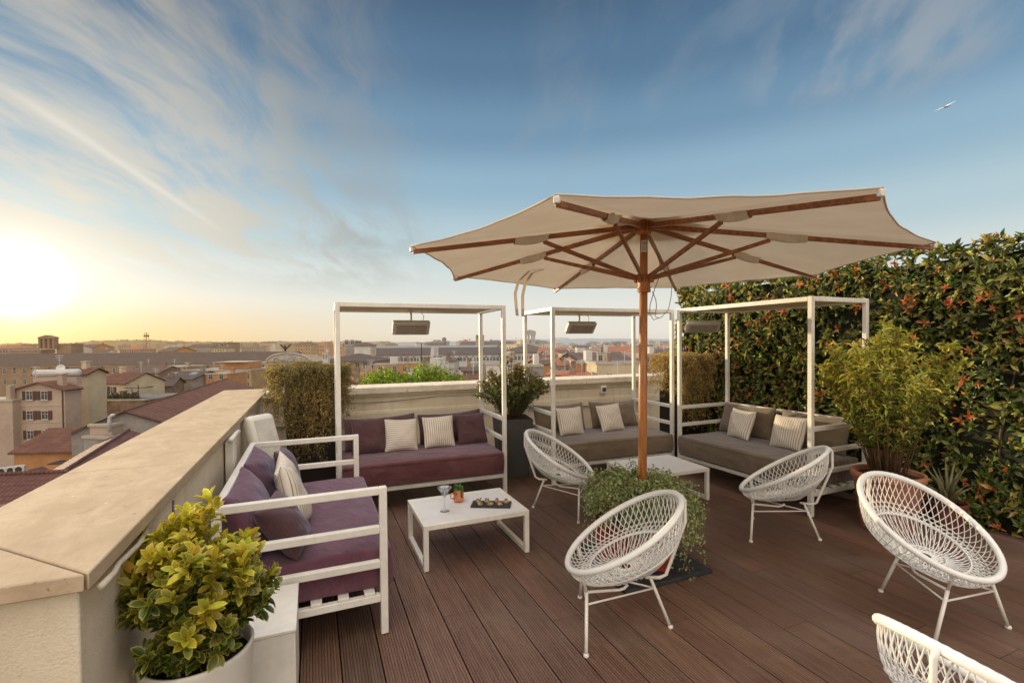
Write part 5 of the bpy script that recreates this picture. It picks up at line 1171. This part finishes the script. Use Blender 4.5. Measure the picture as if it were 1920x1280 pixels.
# far city: many small blocks
far_w = [W_CREAM, W_WHITE, W_ORANGE, W_GREY, W_OCHRE, W_PINK]; cname = ['cream', 'white', 'orange', 'grey', 'ochre', 'pink']; protos = []
for i in range(12):
    wm_ = far_w[i % 6]; rf = ['flat', 'hip', 'gx'][i % 3 if i < 6 else (i+1) % 3]; rm = RT_OR if i % 4 == 1 else RT_BROWN; w_, d_, h_ = [14, 18, 11, 22, 16, 12][i % 6], 12, 10
    o = thing('far_house', '', 'building'); b = MB().box(-w_/2, w_/2, -d_/2, d_/2, 0, h_)
    for fl in range(3):
        for k in range(int(w_/2.6)): x = -w_/2+1.3+k*2.6; z = h_-2.6-fl*3.1; b.box(x-.45, x+.45, -d_/2-.05, -d_/2, z, z+1.5, 1)
        for k in range(4):
            y = -d_/2+1.6+k*2.8; b.box(-w_/2-.05, -w_/2, y-.45, y+.45, z, z+1.5, 1)
    b.build('wall', [wm_, DARKW], o)
    if rf == 'gx':
        for sx in (-1, 1): MB().add([(sx*w_/2,-d_/2,h_),(sx*w_/2,d_/2,h_),(sx*w_/2,0,h_+2)], [(0,1,2)[::sx]]).build('gable', wm_, o)
    MB().box(w_*.22, w_*.22+.8, 1, 1.8, h_-.5, h_+3.0).build('chimney', wm_, o); MB().tube([(-w_*.3, 0, h_), (-w_*.3, 0, h_+3.6)], .07, 4).box(-w_*.3-.9, -w_*.3+.9, -.05, .05, h_+3.3, h_+3.42).box(-w_*.3-.6, -w_*.3+.6, -.05, .05, h_+2.9, h_+3.0).build('aerial', METALC, o)
    roof_mesh(rf, w_, d_, h_, 2.2, .4 if rf != 'flat' else 0, rm, rm, o)
    if rf == 'flat': MB().box(-w_*.2, w_*.12, -2, 2, h_+.26, h_+2.3).build('roof_hut', wm_, o)
    protos.append((o, f'{cname[i % 6]} {"flat roofed" if rf == "flat" else "tiled roof"} house in the hazy far city', rf, wm_))
used = set(); r = np.random.default_rng(31)
def put(u, D, htop, pi, rot, sc):
    o, lb, *_ = protos[pi]
    c = o if pi not in used else copy_tree(o); used.add(pi)
    p = survey(u, 642, D); c.location = (p[0], p[1], GZ+htop-10*sc); c.rotation_euler = (0, 0, FWD+rot); c.scale = (sc, sc, sc)
    lbs = lb.replace('far city', 'far city on the right' if u > 1040 else ('far city in the middle' if u > 600 else 'far city on the left')); tag(c, lbs, 'building', 'far houses of the hazy city')
    if GZ+htop-10*sc > GZ+.5: pass
for i in range(150):
    u = r.uniform(1030, 1275); D = math.exp(r.uniform(math.log(125), math.log(1100))); put(u, D, r.uniform(11, 18.5)+(D/1100)*5, int(r.integers(12)), r.uniform(-.5, .5), r.uniform(.75, 1.25))
for i in range(80):
    u = r.uniform(-20, 1040); D = r.uniform(330, 1300); put(u, D, r.uniform(17, 22)+D/1300*6, int(r.integers(12)), r.uniform(-.5, .5), r.uniform(.9, 1.7))
for k, (o, *_r) in enumerate(protos):
    if k not in used: put(1100, 500, 16, k, 0, 1)
# ground, hills
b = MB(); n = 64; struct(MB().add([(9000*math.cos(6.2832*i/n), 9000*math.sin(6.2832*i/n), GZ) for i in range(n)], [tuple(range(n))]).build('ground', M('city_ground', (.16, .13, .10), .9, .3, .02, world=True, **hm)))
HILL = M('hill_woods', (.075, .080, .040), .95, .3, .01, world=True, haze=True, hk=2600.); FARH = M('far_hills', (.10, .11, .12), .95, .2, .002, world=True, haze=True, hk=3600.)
def hills(name, D, u0, u1, prof, mat, seed, rough, dep):
    r = np.random.default_rng(seed); n = 260; vs = []; ph = r.uniform(0, 6.28, 9)
    for i in range(n+1):
        u = u0+(u1-u0)*i/n; v = np.interp(u, [p[0] for p in prof], [p[1] for p in prof]) - (3.2 if name == 'hills' else 1.); z = zat(v, D) + rough*D/FPX*(sum(math.sin(u*f+ph[k]) for k, f in enumerate((.05, .11, .23)))*.35 + r.normal(0, .35))
        p = survey(u, 642, D); q = survey(u, 642, D+dep); f_ = survey(u, 642, D*.86)
        vs += [(f_[0], f_[1], GZ-1), (p[0], p[1], z), (q[0], q[1], GZ)]
    b = MB().add(vs, [(3*i+k, 3*i+3+k, 3*i+4+k, 3*i+1+k) for i in range(n) for k in (0, 1)]); struct(b.build(name, mat, None, True))
hills('hills', 2600, -400, 720, [(-400, 636), (0, 640), (40, 638), (90, 641), (130, 640), (165, 636), (190, 634), (260, 634), (330, 637), (420, 640), (520, 639), (620, 640.5), (720, 642)], HILL, 3, 1.0, 900)
hills('distant_hills', 7500, 450, 1500, [(450, 641), (700, 639.5), (800, 640.5), (950, 638), (1100, 636.5), (1180, 638), (1260, 639), (1500, 638)], FARH, 5, .5, 1200)
for k in range(26):   # umbrella pines along the ridge
    u = [140+rng.uniform(0, 260), 420+rng.uniform(0, 200)][k % 3 == 2]; D = 2450; v = np.interp(u, [130, 190, 260, 330, 420, 620], [640, 634.5, 634.5, 637.5, 640, 640.5]); p = survey(u, v-1.2, D); p[2] = zat(v-1.0, D)
    t = thing('pine_tree', 'tiny umbrella pine on the far wooded ridge on the left horizon', 'tree', tuple(p), 0, 'pines on the far ridge')
    h_ = rng.uniform(5, 9); MB().tube([(0, 0, -4), (0, 0, h_)], .5, 5).build('trunk', HILL, t); b = MB()
    for q in range(5): b.ball((rng.normal(0, 2.4), rng.normal(0, 2), h_+rng.normal(0, .8)), rng.uniform(1.8, 3.2), 6, .6)
    b.build('crown', HILL, t, True)
# ------------------------------------------------------------------ sky and sun
W = bpy.data.worlds.new('World'); S.world = W; W.use_nodes = True
t = NT(W.node_tree); bg = t.n['Background']; outw = t.n['World Output']
sun_el = math.asin(SUND[2]); sun_az = math.atan2(SUND[0], SUND[1])
sky = t.new('ShaderNodeTexSky', sky_type='NISHITA'); sky.sun_disc = False; sky.sun_elevation = sun_el; sky.sun_rotation = sun_az; sky.altitude = 60; sky.air_density = 1.; sky.dust_density = 1.5
t.l.new(sky.outputs[0], bg.inputs[0]); bg.inputs[1].default_value = .006
dirv = t.vmath('NORMALIZE', t.new('ShaderNodeTexCoord').outputs['Generated'])
x, y, z = t.sep(dirv)[:3]
sd = t.vmath('DOT_PRODUCT', dirv, tuple(SUND)); sd0 = t.math('MAXIMUM', sd, 0.)
ramp = t.new('ShaderNodeValToRGB'); cr = ramp.color_ramp
stops = [(0., (.76, .71, .62)), (.025, (.80, .765, .68)), (.07, (.77, .775, .715)), (.13, (.65, .715, .70)), (.21, (.46, .60, .655)), (.31, (.29, .45, .575)), (.40, (.170, .300, .435)), (.50, (.098, .190, .308)), (.60, (.060, .118, .205)), (1., (.05, .11, .22))]
for p, c in stops[1:-1]:
    e = cr.elements.new(p); e.color = (*c, 1)
cr.elements[0].position = 0.; cr.elements[0].color = (*stops[0][1], 1)
e = cr.elements[len(cr.elements)-1]; e.position = 1.; e.color = (*stops[-1][1], 1)
cr.interpolation = 'EASE'
t.l.new(t.math('MAXIMUM', z, 0.), ramp.inputs[0]); base = ramp.outputs[0]
# warm band under the sun, wide white glow around it
g1 = t.math('POWER', sd0, 1500.); g2 = t.math('POWER', sd0, 170.); g3 = t.math('POWER', sd0, 11.)
low = t.smooth(z, .105, .0)
c = t.mix(t.math('MULTIPLY', t.math('MULTIPLY', t.math('POWER', sd0, 9.), low), .9), base, (.74, .55, .22))
# cirrus: projected on a high flat layer
den = t.math('ADD', t.math('MAXIMUM', z, 0.), .12); px_ = t.math('DIVIDE', x, den); py_ = t.math('DIVIDE', y, den)
along = t.math('ADD', t.math('MULTIPLY', px_, .284), t.math('MULTIPLY', py_, .959)); across = t.math('SUBTRACT', t.math('MULTIPLY', px_, .959), t.math('MULTIPLY', py_, .284))
q1 = t.comb(t.math('MULTIPLY', along, .70), t.math('MULTIPLY', across, 2.0), 0.)
warp = t.noise(t.comb(t.math('MULTIPLY', along, .8), t.math('MULTIPLY', across, .9), 3.), 1.3, 3, .5)
q2 = t.vmath('ADD', q1, t.comb(t.math('MULTIPLY', warp, .5), t.math('MULTIPLY', warp, .8), 0.))
n1 = t.noise(q2, 1.7, 7, .60, .35); n2 = t.noise(t.comb(t.math('MULTIPLY', along, 1.1), t.math('MULTIPLY', t.math('ADD', across, t.math('MULTIPLY', warp, .7)), 4.2), 7.), 1.6, 6, .58, .3)
cl = t.math('ADD', t.math('MULTIPLY', n1, .62), t.math('MULTIPLY', n2, .38))
mask = t.math('MULTIPLY', t.smooth(t.math('ADD', across, t.math('MULTIPLY', t.math('SUBTRACT', warp, .5), .9)), .05, -.75), t.smooth(z, .07, .20))
veil0 = t.smooth(t.noise(t.comb(t.math('MULTIPLY', along, .5), t.math('MULTIPLY', across, .9), 11.), 1.1, 4, .55), .25, .7)
d1 = t.math('MULTIPLY', t.math('MULTIPLY', mask, t.math('ADD', .55, t.math('MULTIPLY', veil0, .45))), t.smooth(cl, .385, .60))
# lone wisps towards the right
mw = t.smooth(t.math('ADD', t.math('POWER', t.math('SUBTRACT', px_, 1.42), 2.), t.math('POWER', t.math('SUBTRACT', py_, .80), 2.)), .16, .0)
n3 = t.noise(t.comb(t.math('MULTIPLY', t.math('ADD', px_, py_), 1.3), t.math('MULTIPLY', t.math('SUBTRACT', px_, py_), 3.4), 1.), 1.5, 5, .5, .1)
d2 = t.math('MULTIPLY', t.smooth(n3, .40, .68), t.math('MULTIPLY', mw, .75))
mv = t.smooth(across, -.2, .5); d3 = t.math('MULTIPLY', t.math('MULTIPLY', t.smooth(n1, .45, .74), mv), t.math('MULTIPLY', t.smooth(z, .22, .42), .28))
# contrail
lw = t.math('ADD', .013, t.math('MULTIPLY', t.noise(t.comb(along, across, 0.), 5., 3), .018))
off = t.math('DIVIDE', t.math('ADD', t.math('ADD', across, 1.293), t.math('MULTIPLY', t.math('SUBTRACT', warp, .5), .03)), lw)
ct = t.math('MULTIPLY', t.math('POWER', 2.718, t.math('MULTIPLY', t.math('MULTIPLY', off, off), -1.)), t.math('MULTIPLY', t.smooth(along, 1.35, 1.75), t.smooth(along, 2.95, 2.3)))
dens = t.math('MAXIMUM', t.math('MAXIMUM', d1, d2), d3, clamp=True)
ccol = t.mix(t.smooth(sd, .86, .99), t.mix(t.smooth(sd, .35, .72), (.36, .40, .44), (.36, .345, .31)), (.66, .62, .53))
c = t.mix(t.math('MULTIPLY', dens, .92), c, ccol)
c = t.mix(t.math('MULTIPLY', ct, .62), c, (.74, .72, .66))
c = t.mix(1., c, t.mix(t.math('MULTIPLY', g3, .04), (0, 0, 0), (1., .95, .82)), 'ADD')
c = t.mix(1., c, t.mix(t.math('MULTIPLY', g2, .26), (0, 0, 0), (.95, .88, .68)), 'ADD')
# added fill light: out-of-view sky brightened overhead and behind the photographer
zenith_fill = t.smooth(z, .64, .92); fwd = t.math('ADD', t.math('MULTIPLY', x, .386), t.math('MULTIPLY', y, .922)); back = t.math('MULTIPLY', t.smooth(fwd, -.05, -.6), t.smooth(z, -.02, .10))
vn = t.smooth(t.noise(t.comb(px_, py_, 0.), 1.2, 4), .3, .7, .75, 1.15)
add = t.vmath('ADD', t.vmath('SCALE', (2.05, 1.95, 1.86), sc=t.math('MULTIPLY', zenith_fill, vn)), t.vmath('SCALE', (1.30, 1.03, .74), sc=t.math('MULTIPLY', back, vn)))
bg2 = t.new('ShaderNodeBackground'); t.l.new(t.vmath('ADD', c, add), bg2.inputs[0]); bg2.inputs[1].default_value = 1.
bg3 = t.new('ShaderNodeBackground'); bg3.inputs[0].default_value = (1., .90, .66, 1); t.l.new(t.math('MULTIPLY', g1, 2.6), bg3.inputs[1])
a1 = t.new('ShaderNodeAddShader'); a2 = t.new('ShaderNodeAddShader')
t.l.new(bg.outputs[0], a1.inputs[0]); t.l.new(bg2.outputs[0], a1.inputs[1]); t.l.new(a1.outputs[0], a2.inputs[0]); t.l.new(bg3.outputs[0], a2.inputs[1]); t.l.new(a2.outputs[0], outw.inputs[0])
sl = bpy.data.lights.new('sun', 'SUN'); sl.energy = 5.0; sl.angle = R(.6); sl.color = (1., .80, .50)
so = bpy.data.objects.new('sun', sl); COL.objects.link(so); LD = Matrix.Rotation(R(7), 3, 'Z') @ Vector(SUND); so.rotation_euler = LD.to_track_quat('Z', 'Y').to_euler(); so.location = (-20, 40, 12)
